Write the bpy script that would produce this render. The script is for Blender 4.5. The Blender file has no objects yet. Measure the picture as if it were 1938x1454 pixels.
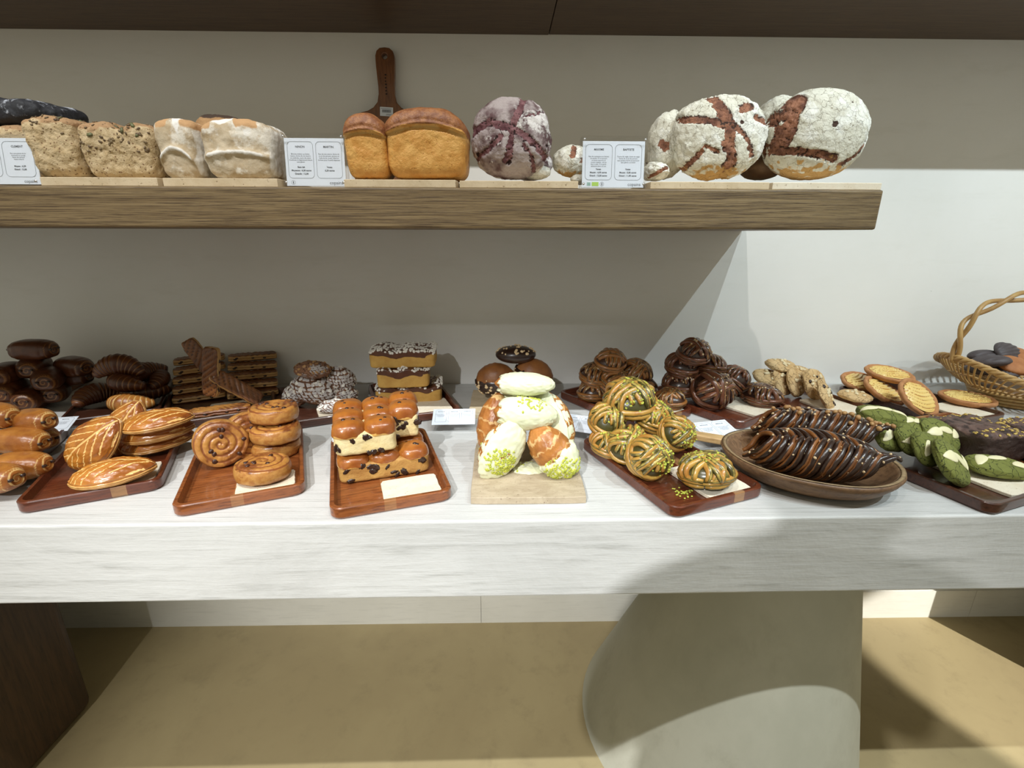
import bpy, bmesh, math, random
from mathutils import Vector, Matrix, Euler, noise as mnoise
R = math.radians; PI = math.pi
sc = bpy.context.scene
col = sc.collection
random.seed(7)

# ------------------------------------------------------------------ camera, world, lights, exposure
PITCH, YAW, ROLL = R(17.3), R(1.2), R(0.2)
CAM = Vector((0, -1.43, 1.343)); FPX = 920.0
cd = bpy.data.cameras.new('camera'); cam = bpy.data.objects.new('camera', cd); col.objects.link(cam)
cd.sensor_width = 36; cd.lens = FPX / 1938 * 36; cd.clip_start = 0.02
CAMR = Matrix.Rotation(-YAW, 3, 'Z') @ Matrix.Rotation(PI/2 - PITCH, 3, 'X') @ Matrix.Rotation(ROLL, 3, 'Z')
cam.matrix_world = Matrix.Translation(CAM) @ CAMR.to_4x4()
sc.camera = cam
sc.view_settings.view_transform = 'Standard'; sc.view_settings.look = 'None'
sc.view_settings.exposure = 0.12; sc.view_settings.gamma = 1.0
sc.view_settings.use_curve_mapping = False
w = bpy.data.worlds.new('room_light'); sc.world = w; w.use_nodes = True
bg = w.node_tree.nodes['Background']; bg.inputs[0].default_value = (1.0, 0.975, 0.79, 1); bg.inputs[1].default_value = 0.43

def spot(x, y, z, tx, ty, tz, watts, ang, blend, colr=(1, 0.985, 0.95), size=0.012):
    l = bpy.data.lights.new('track_light', 'SPOT'); o = bpy.data.objects.new('track_light', l); col.objects.link(o)
    o.location = (x, y, z); d = Vector((tx - x, ty - y, tz - z)); o.rotation_euler = d.to_track_quat('-Z', 'Y').to_euler()
    l.energy = watts; l.spot_size = R(ang); l.spot_blend = blend; l.color = colr; l.shadow_soft_size = size
    return o
LZ, LY = 3.0, -1.52
spot(1.76, LY, LZ, 1.2, -0.4, 1.0, 82, 62, 0.5, (0.78, 0.93, 1))
spot(1.06, LY, LZ, 0.9, -0.4, 1.0, 68, 62, 0.5, (0.82, 0.945, 1))
spot(0.40, LY, LZ, 0.2, -0.45, 1.0, 42, 62, 0.6)
spot(-0.32, LY, LZ, -0.4, -0.45, 1.0, 58, 64, 0.6)
spot(-0.98, LY, LZ, -1.0, -0.45, 1.0, 62, 64, 0.6, (0.94, 0.98, 1))
spot(-1.70, LY, LZ, -1.5, -0.45, 1.0, 38, 64, 0.6)
spot(2.45, LY, LZ, 1.9, -0.4, 0.6, 36, 60, 0.5)
spot(3.5, -3.3, 2.8, 1.72, -0.36, 0.0, 1400, 11, 0.3, (1, 0.98, 0.93))
# the lamp behind the photographer, low and narrow: lights the table's front and the floor
spot(-0.95, -3.3, 2.8, -0.1, -0.9, 0.15, 430, 42, 0.8, (0.97, 0.99, 1), 0.03)

# ------------------------------------------------------------------ measuring helpers (pixels of the photo -> points on real planes)
def ray(px, py): return CAMR @ Vector(((px - 969) / FPX, -(py - 727) / FPX, -1))
def onz(px, py, z):
    d = ray(px, py); return CAM + d * ((z - CAM.z) / d.z)
def ony(px, py, y):
    d = ray(px, py); return CAM + d * ((y - CAM.y) / d.y)
def mpp(p):                                   # metres per photo pixel at a point
    return -(CAMR.transposed() @ (Vector(p) - CAM)).z / FPX

# ------------------------------------------------------------------ object helpers
def link(o, parent=None):
    col.objects.link(o)
    if parent is not None: o.parent = parent
    return o
def tag(o, label, cat, group=None, kind=None):
    o['label'] = label; o['category'] = cat
    if group: o['group'] = group
    if kind: o['kind'] = kind
    return o
def empty(name, loc=(0, 0, 0), rot=(0, 0, 0)):
    o = bpy.data.objects.new(name, None); o.empty_display_size = 0.02
    o.location = loc; o.rotation_euler = rot; return link(o)
def dup(root, loc=None, rot=None, label=None, scale=None):
    c = root.copy(); link(c)
    if loc is not None: c.location = loc
    if rot is not None: c.rotation_euler = rot
    if scale is not None: c.scale = scale
    if label: c['label'] = label
    for ch in list(root.children):
        d = ch.copy(); link(d, c)
        for g in list(ch.children):
            e = g.copy(); link(e, d)
    return c

def fbm(p, s=1.0, o=3):
    return mnoise.fractal(Vector(p) * s, 1.0, 2.0, o, noise_basis='PERLIN_ORIGINAL')
def sm(a, b, x):
    if a == b: return float(x > a)
    t = max(0, min(1, (x - a) / (b - a))); return t * t * (3 - 2 * t)

_ico = {}
def ico(n):
    if n not in _ico:
        bm = bmesh.new(); bmesh.ops.create_icosphere(bm, subdivisions=n, radius=1)
        _ico[n] = ([v.co.copy() for v in bm.verts], [tuple(v.index for v in f.verts) for f in bm.faces]); bm.free()
    return _ico[n]

class MB:
    """collects shapes into ONE mesh; every vertex carries a colour mask M (r,g,b)"""
    def __init__(s): s.v = []; s.f = []; s.c = []; s.m = []
    def add(s, vs, fs, cs=(0, 0, 0), mi=0, M=None):
        k = len(s.v)
        s.v += [tuple(M @ Vector(p)) if M else tuple(p) for p in vs]
        s.f += [tuple(i + k for i in f) for f in fs]
        s.c += list(cs) if isinstance(cs, list) else [cs] * len(vs)
        s.m += [mi] * len(fs); return s
    def box(s, x0, x1, y0, y1, z0, z1, c=(0, 0, 0), mi=0, M=None):
        vs = [(x, y, z) for x in (x0, x1) for y in (y0, y1) for z in (z0, z1)]
        fs = [(0, 1, 3, 2), (4, 6, 7, 5), (0, 4, 5, 1), (2, 3, 7, 6), (0, 2, 6, 4), (1, 5, 7, 3)]
        return s.add(vs, fs, c, mi, M)
    def blob(s, loc, size, rot=None, n=2, c=(0, 0, 0), e=2.0, jit=0.0, seed=0, mi=0, M=None):
        vs, fs = ico(n); out = []
        q = Euler(rot).to_matrix() if rot else None
        for d in vs:
            r = 1.0 if e == 2.0 else (abs(d.x)**e + abs(d.y)**e + abs(d.z)**e) ** (-1 / e)
            if jit: r *= 1 + jit * mnoise.noise(d * 2.2 + Vector((seed * 7.3, seed, 0)))
            p = Vector((d.x * size[0], d.y * size[1], d.z * size[2])) * r
            if q: p = q @ p
            out.append(p + Vector(loc))
        return s.add(out, fs, c, mi, M)
    def tube(s, pts, rad, seg=10, c=(0, 0, 0), closed=False, flat=1.0, up=None, caps=True, mi=0, M=None, colfn=None, twist=0.0):
        pts = [Vector(p) for p in pts]; n = len(pts)
        if not hasattr(rad, '__len__'): rad = [rad] * n
        vs = []; cs = []; prev = None
        for i, p in enumerate(pts):
            a = pts[(i + 1) % n] if (closed or i < n - 1) else p
            b = pts[i - 1] if (closed or i > 0) else p
            t = (a - b).normalized()
            if up is not None:
                u = (up(i, p) if callable(up) else Vector(up)); u = (u - t * u.dot(t)).normalized()
            else:
                if prev is None:
                    u = Vector((0, 0, 1)) if abs(t.z) < 0.9 else Vector((1, 0, 0))
                else: u = prev
                u = (u - t * u.dot(t)).normalized()
            prev = u; w2 = t.cross(u)
            for j in range(seg):
                th = 2 * PI * j / seg + twist * i
                vs.append(p + (w2 * math.cos(th) + u * math.sin(th) * flat) * rad[i])
                cs.append(colfn(i / max(1, n - 1), th) if colfn else c)
        fs = []
        m = n if closed else n - 1
        for i in range(m):
            for j in range(seg):
                a = i * seg + j; b = i * seg + (j + 1) % seg; k = ((i + 1) % n) * seg
                fs.append((a, b, k + (j + 1) % seg, k + j))
        if caps and not closed:
            fs.append(tuple(range(seg))[::-1]); fs.append(tuple((n - 1) * seg + j for j in range(seg)))
        return s.add(vs, fs, cs, mi, M)
    def lathe(s, prof, seg=48, c=(0, 0, 0), sx=1.0, sy=1.0, mi=0, M=None, colfn=None, wob=None, caps=True):
        vs = []; cs = []
        for i, (r, z) in enumerate(prof):
            for j in range(seg):
                th = 2 * PI * j / seg; k = 1 + (wob(i, th) if wob else 0)
                vs.append((r * sx * k * math.cos(th), r * sy * k * math.sin(th), z)); cs.append(colfn(i, th) if colfn else c)
        fs = [(i * seg + j, i * seg + (j + 1) % seg, (i + 1) * seg + (j + 1) % seg, (i + 1) * seg + j) for i in range(len(prof) - 1) for j in range(seg)]
        if caps: fs.append(tuple(range(seg))[::-1]); fs.append(tuple((len(prof) - 1) * seg + j for j in range(seg)))
        return s.add(vs, fs, cs, mi, M)
    def prism(s, pts, z0, z1, c=(0, 0, 0), mi=0, M=None, bev=0.0):
        """outline pts (x, y) ccw, extruded in z, with optional small chamfer"""
        n = len(pts)
        rings = [(0, z0), (0, z1)] if not bev else [(bev, z0), (0, z0 + bev), (0, z1 - bev), (bev, z1)]
        vs = []
        for off, z in rings:
            for i in range(n):
                p = Vector(pts[i]); a = Vector(pts[i - 1]); b = Vector(pts[(i + 1) % n])
                if off:
                    t = (b - a).normalized(); p = p + Vector((-t.y, t.x)) * off
                vs.append((p.x, p.y, z))
        k = len(rings)
        fs = [(r * n + i, r * n + (i + 1) % n, (r + 1) * n + (i + 1) % n, (r + 1) * n + i) for r in range(k - 1) for i in range(n)]
        fs.append(tuple(range(n))[::-1]); fs.append(tuple((k - 1) * n + i for i in range(n)))
        return s.add(vs, fs, c, mi, M)
    def build(s, name, mats, parent=None, smooth=True, kind=None, label=None, sharp=None, fix=True):
        me = bpy.data.meshes.new(name); me.from_pydata(s.v, [], s.f); me.update()
        a = me.color_attributes.new('M', 'FLOAT_COLOR', 'POINT')
        flat = []
        for c in s.c: flat += [c[0], c[1], c[2], 1.0]
        a.data.foreach_set('color', flat)
        if not isinstance(mats, (list, tuple)): mats = [mats]
        for m in mats: me.materials.append(m)
        if len(mats) > 1: me.polygons.foreach_set('material_index', s.m)
        if smooth: me.polygons.foreach_set('use_smooth', [True] * len(s.f))
        if sharp: me.set_sharp_from_angle(angle=R(sharp))
        if fix:
            bm = bmesh.new(); bm.from_mesh(me); bmesh.ops.recalc_face_normals(bm, faces=bm.faces); bm.to_mesh(me); bm.free()
        o = bpy.data.objects.new(name, me); link(o, parent)
        if kind: o['kind'] = kind
        if label: o['label'] = label
        return o

def sculpt(name, mats, fn, sub=5, parent=None, **k):
    vs, fs = ico(sub); out = []; cs = []
    for d in vs:
        p, c = fn(d); out.append(p); cs.append(c)
    m = MB(); m.add(out, fs, cs); return m.build(name, mats, parent, fix=False, **k)
def sup(d, e, sx, sy, sz):
    r = (abs(d.x)**e + abs(d.y)**e + abs(d.z)**e) ** (-1 / e)
    return Vector((d.x * r * sx, d.y * r * sy, d.z * r * sz))
def rrect(w, h, r, seg=6):
    pts = []
    for cx, cy, a0 in ((w - r, h - r, 0), (r, h - r, 90), (r, r, 180), (w - r, r, 270)):
        for i in range(seg + 1):
            a = R(a0 + 90 * i / seg); pts.append((cx + r * math.cos(a), cy + r * math.sin(a)))
    return pts

# ------------------------------------------------------------------ materials
def newmat(name):
    m = bpy.data.materials.new(name); m.use_nodes = True; return m, m.node_tree.nodes, m.node_tree.links
def _mix(N, L, fac, a, b):
    x = N.new('ShaderNodeMix'); x.data_type = 'RGBA'
    for s_, v in ((x.inputs[0], fac), (x.inputs[6], a), (x.inputs[7], b)):
        if hasattr(v, 'is_linked') or hasattr(v, 'links'): L.new(v, s_)
        elif hasattr(v, '__len__'): s_.default_value = (*v[:3], 1)
        else: s_.default_value = v
    return x.outputs[2]
def _noise(N, L, scale, detail=4, rough=0.55, vec=None, dist=0.0):
    n = N.new('ShaderNodeTexNoise'); n.inputs['Scale'].default_value = scale; n.inputs['Detail'].default_value = detail
    n.inputs['Roughness'].default_value = rough; n.inputs['Distortion'].default_value = dist
    if vec is not None: L.new(vec, n.inputs['Vector'])
    return n
def _ramp(N, L, src, a, b, smooth=True):
    r = N.new('ShaderNodeMapRange'); r.inputs[1].default_value = a; r.inputs[2].default_value = b
    if smooth: r.interpolation_type = 'SMOOTHSTEP'
    L.new(src, r.inputs[0]); return r.outputs[0]
def _coords(N, L, stretch=(1, 1, 1), rot=(0, 0, 0)):
    t = N.new('ShaderNodeTexCoord'); mp = N.new('ShaderNodeMapping'); mp.inputs['Scale'].default_value = stretch
    mp.inputs['Rotation'].default_value = rot
    L.new(t.outputs['Object'], mp.inputs['Vector']); return mp.outputs[0]
def _bump(N, L, h, strength, dist, prev=None):
    b = N.new('ShaderNodeBump'); b.inputs['Strength'].default_value = strength; b.inputs['Distance'].default_value = dist
    L.new(h, b.inputs['Height'])
    if prev is not None: L.new(prev, b.inputs['Normal'])
    return b.outputs[0]

def food(name, base, base2, r=None, g=None, b=None, ns=40, nmix=1.0, rough=0.6, bs=0.4, bd=0.002, bscale=90, coat=0.0,
         patch=None, patch_col=None, patch_rng=(0.5, 0.6), crack=None, crack_col=None, crack_w=0.03, spec=0.5, speck=None, brk=0.7):
    """dough/bread/chocolate: base<->base2 by noise; masks r,g,b blend in other colours; patch = noise patches; crack = voronoi cracks; speck=(scale,thr,col)"""
    m, N, L = newmat(name); P = N['Principled BSDF']; v = _coords(N, L)
    n = _noise(N, L, ns, 5, 0.6, v)
    c = _mix(N, L, _ramp(N, L, n.outputs[0], 0.5 - 0.22 / nmix, 0.5 + 0.22 / nmix), base, base2)
    at = N.new('ShaderNodeVertexColor'); at.layer_name = 'M'
    sp = N.new('ShaderNodeSeparateColor'); L.new(at.outputs[0], sp.inputs[0])
    n2 = _noise(N, L, ns * 2.2, 4, 0.6, v)
    def soft(ch):                                   # break the mask's edge with noise
        a = N.new('ShaderNodeMath'); a.operation = 'ADD'; L.new(sp.outputs[ch], a.inputs[0])
        k = N.new('ShaderNodeMath'); k.operation = 'MULTIPLY_ADD'; L.new(n2.outputs[0], k.inputs[0]); k.inputs[1].default_value = brk; k.inputs[2].default_value = -brk / 2
        L.new(k.outputs[0], a.inputs[1]); return _ramp(N, L, a.outputs[0], 0.35, 0.65)
    crackfac = None
    if crack:
        vo = N.new('ShaderNodeTexVoronoi'); vo.feature = 'DISTANCE_TO_EDGE'; vo.inputs['Scale'].default_value = crack
        wv = N.new('ShaderNodeVectorMath'); wv.operation = 'ADD'; L.new(v, wv.inputs[0])
        nn = _noise(N, L, crack * 0.9, 3, 0.6, v); sc_ = N.new('ShaderNodeVectorMath'); sc_.operation = 'SCALE'; L.new(nn.outputs[1], sc_.inputs[0]); sc_.inputs[3].default_value = 1.4 / crack
        L.new(sc_.outputs[0], wv.inputs[1]); L.new(wv.outputs[0], vo.inputs['Vector'])
        crackfac = _ramp(N, L, vo.outputs['Distance'], crack_w, 0.0)
        c = _mix(N, L, crackfac, c, crack_col or tuple(x * 0.45 for x in base))
    if patch:
        pn = _noise(N, L, patch, 6, 0.65, v); c = _mix(N, L, _ramp(N, L, pn.outputs[0], *patch_rng), c, patch_col)
    for ch, cc in ((0, r), (1, g), (2, b)):
        if cc is not None: 
            if len(cc) == 6: cc2 = _mix(N, L, _ramp(N, L, n2.outputs[0], 0.35, 0.65), cc[:3], cc[3:])
            else: cc2 = cc
            c = _mix(N, L, soft(ch), c, cc2)
    if speck:
        sv = N.new('ShaderNodeTexVoronoi'); sv.inputs['Scale'].default_value = speck[0]; L.new(v, sv.inputs['Vector'])
        c = _mix(N, L, _ramp(N, L, sv.outputs['Distance'], speck[1], speck[1] * 0.6), c, speck[2])
    L.new(c, P.inputs['Base Color']); P.inputs['Roughness'].default_value = rough
    P.inputs['Coat Weight'].default_value = coat; P.inputs['Coat Roughness'].default_value = 0.18
    P.inputs['Specular IOR Level'].default_value = spec
    bn = _noise(N, L, bscale, 5, 0.65, v)
    h = bn.outputs[0]; nb = _bump(N, L, h, bs, bd)
    if crackfac is not None:
        inv = N.new('ShaderNodeMath'); inv.operation = 'SUBTRACT'; inv.inputs[0].default_value = 1; L.new(crackfac, inv.inputs[1])
        nb = _bump(N, L, inv.outputs[0], 0.8, 0.002, nb)
    L.new(nb, P.inputs['Normal']); L.new(nb, P.inputs['Coat Normal'])
    return m

def wood(name, c1, c2, c3=None, grain=(1.5, 40, 60), rough=0.45, coat=0.0, bs=0.25, sc=6, band=None, hard=(0.42, 0.75)):
    m, N, L = newmat(name); P = N['Principled BSDF']; v = _coords(N, L, grain)
    a = _noise(N, L, sc, 6, 0.65, v, 0.6); b = _noise(N, L, sc * 4, 5, 0.7, v)
    c = _mix(N, L, _ramp(N, L, a.outputs[0], 0.3, 0.7), c1, c2)
    c = _mix(N, L, _ramp(N, L, b.outputs[0], *hard), c, c3 or tuple(x * 0.5 for x in c1))
    if band:                                        # a stave of another timber glued in across the board
        t = N.new('ShaderNodeTexCoord'); sx = N.new('ShaderNodeSeparateXYZ'); L.new(t.outputs['Object'], sx.inputs[0])
        g1 = N.new('ShaderNodeMath'); g1.operation = 'GREATER_THAN'; L.new(sx.outputs[0], g1.inputs[0]); g1.inputs[1].default_value = band[0]
        g2 = N.new('ShaderNodeMath'); g2.operation = 'LESS_THAN'; L.new(sx.outputs[0], g2.inputs[0]); g2.inputs[1].default_value = band[1]
        g3 = N.new('ShaderNodeMath'); g3.operation = 'MULTIPLY'; L.new(g1.outputs[0], g3.inputs[0]); L.new(g2.outputs[0], g3.inputs[1])
        c = _mix(N, L, g3.outputs[0], c, _mix(N, L, _ramp(N, L, b.outputs[0], 0.4, 0.75), band[2], tuple(x * 0.6 for x in band[2])))
    L.new(c, P.inputs['Base Color']); P.inputs['Roughness'].default_value = rough; P.inputs['Coat Weight'].default_value = coat
    L.new(_bump(N, L, b.outputs[0], bs, 0.001), P.inputs['Normal']); return m

def plaster(name, c1, c2, scale=2.5, rough=0.6, bs=0.15, streak=(1, 1, 1), c3=None, bscale=30, spec=0.5):
    m, N, L = newmat(name); P = N['Principled BSDF']; v = _coords(N, L); vs = _coords(N, L, streak)
    a = _noise(N, L, scale, 6, 0.6, v, 0.4); b = _noise(N, L, bscale, 6, 0.7, vs, 0.2)
    c = _mix(N, L, _ramp(N, L, a.outputs[0], 0.35, 0.68), c1, c2)
    c = _mix(N, L, _ramp(N, L, b.outputs[0], 0.48, 0.8), c, c3 or tuple(x * 0.88 for x in c1))
    vo = N.new('ShaderNodeTexVoronoi'); vo.inputs['Scale'].default_value = 5.5; L.new(v, vo.inputs['Vector'])
    c = _mix(N, L, _ramp(N, L, vo.outputs['Distance'], 0.022, 0.012), c, tuple(x * 0.35 for x in c1))
    L.new(c, P.inputs['Base Color']); P.inputs['Roughness'].default_value = rough; P.inputs['Specular IOR Level'].default_value = spec
    nb = _bump(N, L, b.outputs[0], bs, 0.002); nb = _bump(N, L, a.outputs[0], bs, 0.01, nb)
    L.new(nb, P.inputs['Normal']); return m

def flatm(name, c, rough=0.5, coat=0.0, metal=0.0):
    m, N, L = newmat(name); P = N['Principled BSDF']; P.inputs['Base Color'].default_value = (*c, 1)
    P.inputs['Roughness'].default_value = rough; P.inputs['Coat Weight'].default_value = coat; P.inputs['Metallic'].default_value = metal
    v = _coords(N, L); n = _noise(N, L, 60, 3, 0.5, v); L.new(_bump(N, L, n.outputs[0], 0.05, 0.001), P.inputs['Normal']); return m

def stone(name, c1, c2, pit, rough=0.7):
    m, N, L = newmat(name); P = N['Principled BSDF']; v = _coords(N, L, (1, 2.2, 1))
    a = _noise(N, L, 18, 6, 0.65, v, 0.5); c = _mix(N, L, _ramp(N, L, a.outputs[0], 0.35, 0.65), c1, c2)
    b = _noise(N, L, 210, 3, 0.6, v); c = _mix(N, L, _ramp(N, L, b.outputs[0], 0.63, 0.70), c, pit)
    L.new(c, P.inputs['Base Color']); P.inputs['Roughness'].default_value = rough
    L.new(_bump(N, L, b.outputs[0], 0.35, -0.001), P.inputs['Normal']); return m

M_wall = plaster('lime_plaster_wall', (0.84, 0.83, 0.79), (0.88, 0.87, 0.84), 1.6, 0.62, 0.10, (0.6, 1, 2.5), (0.82, 0.81, 0.765), 9)
M_floor = plaster('sand_microcement', (0.35, 0.275, 0.145), (0.40, 0.32, 0.17), 2.2, 0.55, 0.10, (1, 1, 1), (0.31, 0.245, 0.13), 12)
M_base = plaster('pale_skirting_plaster', (0.66, 0.64, 0.57), (0.72, 0.70, 0.63), 3, 0.6, 0.1, (0.5, 1, 6), None, 20)
M_table = plaster('white_brushed_plaster', (0.55, 0.55, 0.535), (0.63, 0.63, 0.615), 3.0, 0.5, 0.5, (0.35, 12, 5), (0.38, 0.38, 0.36), 14)
M_cone = plaster('grey_green_plaster', (0.46, 0.455, 0.375), (0.53, 0.52, 0.435), 3.2, 0.6, 0.15, (1, 1, 0.6), (0.42, 0.41, 0.335), 8)
M_oak = wood('limed_oak', (0.27, 0.192, 0.095), (0.165, 0.108, 0.048), (0.075, 0.045, 0.02), (1.0, 46, 75), 0.5, bs=0.6, sc=3.0, hard=(0.47, 0.60))
M_walnut = wood('dark_walnut_panel', (0.115, 0.07, 0.038), (0.085, 0.05, 0.027), (0.05, 0.028, 0.014), (1.2, 30, 30), 0.5, bs=0.15, sc=3)
M_brown = wood('dark_brown_timber', (0.060, 0.028, 0.010), (0.035, 0.016, 0.005), (0.02, 0.009, 0.003), (14, 14, 1.2), 0.45, sc=3)
M_black = flatm('black_gap', (0.01, 0.008, 0.006), 0.8)

# ------------------------------------------------------------------ the room
def structure(name, mb, m, smooth=False):
    o = mb.build(name, m, smooth=smooth); o['kind'] = 'structure'; return o
structure('floor', MB().box(-4, 4.5, -5, 0.1, -0.1, 0), M_floor)
structure('wall_back', MB().box(-4, 4.5, 0, 0.12, 0, 3.2), M_wall)
structure('ceiling', MB().box(-4, 4.5, -5, 0.12, 3.15, 3.25), M_wall)
b = MB()
x = -4.0
while x < 4.5:
    nx = {-4.0: -2.2, -2.2: -0.078, -0.078: 1.71}.get(round(x, 3), x + 1.9)
    nx = min(nx, 4.5); b.box(x + 0.0006, nx - 0.0006, -0.012, 0.002, 0.0, 0.115); x = nx
structure('baseboard_back', b, M_base)

# wall shelf
def xprism(pts_xz, y0, y1):
    """outline in x,z extruded along y"""
    m = MB(); n = len(pts_xz)
    m.add([(x, y0, z) for x, z in pts_xz] + [(x, y1, z) for x, z in pts_xz],
          [tuple(range(n)), tuple(range(n, 2 * n))[::-1]] + [((i + 1) % n, i, n + i, n + (i + 1) % n) for i in range(n)])
    return m
SHF = -0.514
def bevel(o, w, seg=2, ang=40):
    md = o.modifiers.new('edge', 'BEVEL'); md.width = w; md.segments = seg; md.limit_method = 'ANGLE'; md.angle_limit = R(ang)
    return o
sh = MB().box(-3.2, 0.681, SHF, 0.0, 1.35, 1.418).build('wall_shelf', M_oak, smooth=False); bevel(sh, 0.0035)
tag(sh, 'long oak wall shelf carrying the loaves, with horizontal grain', 'shelf')
cn = empty('overhead_canopy', (0, 0, 1.82)); tag(cn, 'dark wooden overhead canopy above the bread shelf', 'canopy')
for x0, x1, dz in ((-3.2, 0.1185, -0.001), (0.1205, 3.9, 0)):
    p = MB().box(x0, x1, -0.315, 0.0, dz, 0.09).build('wooden_panel', M_walnut, cn, smooth=False); bevel(p, 0.001)

# table
tb = empty('display_table', (0, -0.37, 0.0)); tag(tb, 'long white plaster display table carrying the pastry trays', 'table')
TT = 0.9
tt = MB(); yf = -0.7485 + 0.37
tt.add([(-2.6, yf - 0.012, 0.751), (3.2, yf + 0.016, 0.751), (3.2, 0.369, 0.751), (-2.6, 0.369, 0.751),
        (-2.6, yf - 0.012, TT), (3.2, yf + 0.016, TT), (3.2, 0.369, TT), (-2.6, 0.369, TT)],
       [(0, 3, 2, 1), (4, 5, 6, 7), (0, 1, 5, 4), (1, 2, 6, 5), (2, 3, 7, 6), (3, 0, 4, 7)])
o = tt.build('tabletop', M_table, tb, smooth=False); bevel(o, 0.004, 3)
def oblique(cx, cy, dx, r0, r1, z1, M):
    m = MB(); n = 64; k = 12; vs = []
    for i in range(k + 1):
        z = z1 * i / k; t = i / k; r = r0 + (r1 - r0) * t
        for j in range(n):
            a = 2 * PI * j / n; vs.append((cx + dx * t + r * math.cos(a), cy + r * math.sin(a), z))
    fs = [(i * n + j, i * n + (j + 1) % n, (i + 1) * n + (j + 1) % n, (i + 1) * n + j) for i in range(k) for j in range(n)]
    m.add(vs, fs); return m
oblique(0.60, 0.0, 0.12, 0.365, 0.145, 0.752, 0).build('leg', M_cone, tb, label='wide grey plaster cone leg')
lg = MB().prism([(-2.35, -0.31), (-1.225, -0.31), (-1.215, 0.07), (-2.35, 0.07)], 0.0, 0.752).build('leg', M_brown, tb, smooth=False, label='dark brown timber block leg'); bevel(lg, 0.03, 4)
lg = MB().prism([(1.90, -0.24), (2.7, -0.24), (2.7, 0.12), (1.90, 0.12)], 0.0, 0.752).build('leg', M_brown, tb, smooth=False, label='dark brown timber block leg'); bevel(lg, 0.03, 4)
# ------------------------------------------------------------------ stone tiles, trays, boards, signs
M_trav = stone('travertine', (0.66, 0.54, 0.37), (0.56, 0.44, 0.28), (0.30, 0.21, 0.12))
M_travl = stone('pale_travertine', (0.80, 0.72, 0.58), (0.74, 0.64, 0.49), (0.42, 0.33, 0.22))
M_tray1 = wood('red_acacia', (0.150, 0.038, 0.015), (0.095, 0.022, 0.009), (0.05, 0.012, 0.006), (2, 14, 14), 0.28, 0.4, 0.12, 4, band=(0.028, 0.05, (0.30, 0.15, 0.06)))
M_tray2 = wood('orange_acacia', (0.30, 0.095, 0.026), (0.20, 0.058, 0.016), (0.10, 0.026, 0.008), (2, 14, 14), 0.30, 0.4, 0.12, 4, band=(-0.015, 0.004, (0.33, 0.14, 0.05)))
M_tray3 = wood('dark_acacia', (0.085, 0.030, 0.017), (0.055, 0.018, 0.010), (0.028, 0.009, 0.005), (2, 14, 14), 0.30, 0.4, 0.12, 4)
M_board = wood('board_brown', (0.25, 0.095, 0.028), (0.17, 0.060, 0.017), (0.09, 0.03, 0.01), (14, 14, 1.6), 0.35, 0.3, 0.1, 4)
M_beech = wood('pale_beech', (0.62, 0.42, 0.20), (0.52, 0.33, 0.14), (0.36, 0.21, 0.08), (2, 14, 14), 0.5, 0, 0.1, 4)
M_paper = flatm('white_card', (0.80, 0.86, 0.95), 0.6)
M_ink = flatm('black_ink', (0.10, 0.11, 0.13), 0.6)
M_green = flatm('green_print', (0.42, 0.66, 0.10), 0.6)
M_teal = flatm('teal_print', (0.35, 0.55, 0.50), 0.6)
M_magnet = flatm('magnet_steel', (0.75, 0.75, 0.76), 0.25, 0, 0.9)
def acrylic():
    m, N, L = newmat('clear_acrylic'); P = N['Principled BSDF']; N.remove(P)
    out = [n for n in N if n.type == 'OUTPUT_MATERIAL'][0]
    tr = N.new('ShaderNodeBsdfTransparent'); tr.inputs[0].default_value = (0.975, 0.975, 0.975, 1)
    gl = N.new('ShaderNodeBsdfGlossy'); gl.inputs['Roughness'].default_value = 0.04
    fr = N.new('ShaderNodeFresnel'); fr.inputs[0].default_value = 1.49
    ge = N.new('ShaderNodeNewGeometry'); inv = N.new('ShaderNodeMath'); inv.operation = 'SUBTRACT'; inv.inputs[0].default_value = 1; L.new(ge.outputs['Backfacing'], inv.inputs[1])
    mu = N.new('ShaderNodeMath'); mu.operation = 'MULTIPLY'; L.new(fr.outputs[0], mu.inputs[0]); L.new(inv.outputs[0], mu.inputs[1])
    ad = N.new('ShaderNodeMath'); ad.operation = 'ADD'; ad.inputs[1].default_value = 0.03; L.new(mu.outputs[0], ad.inputs[0])
    mx = N.new('ShaderNodeMixShader'); L.new(ad.outputs[0], mx.inputs[0]); L.new(tr.outputs[0], mx.inputs[1]); L.new(gl.outputs[0], mx.inputs[2])
    L.new(mx.outputs[0], out.inputs[0]); return m
M_acr = acrylic()

def tile(x0, x1, y0, y1, z, t, label, mat=None, rz=0, group=None, seed=0):
    rnd = random.Random(seed); pts = []
    w_, d_ = (x1 - x0) / 2, (y1 - y0) / 2
    base = [(-w_, -d_), (w_, -d_), (w_, d_), (-w_, d_)]
    for i in range(4):
        a, b_ = Vector(base[i]), Vector(base[(i + 1) % 4])
        for k in range(8):
            p = a.lerp(b_, k / 8); nrm = Vector((a.y - b_.y, b_.x - a.x)).normalized()
            pts.append(tuple(p + nrm * rnd.uniform(0, 0.0012) + (Vector((-p.x, -p.y)).normalized() * 0.003 if k == 0 else Vector((0, 0)))))
    o = MB().prism(pts, 0, t, bev=0.0008).build('travertine_slab', mat or M_trav, smooth=False)
    o.location = ((x0 + x1) / 2, (y0 + y1) / 2, z); o.rotation_euler.z = rz
    return tag(o, label, 'stone slab', group)
ST = 1.4182
def shelfx(px, y=-0.5): return ony(px, 350, y).x
YF = -0.507
gs = 'travertine slabs along the bread shelf'
tile(shelfx(-60), shelfx(16), YF + 0.05, -0.30, ST, 0.018, 'travertine slab under the dark loaf at the far left end of the shelf', group=gs, seed=1)
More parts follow.
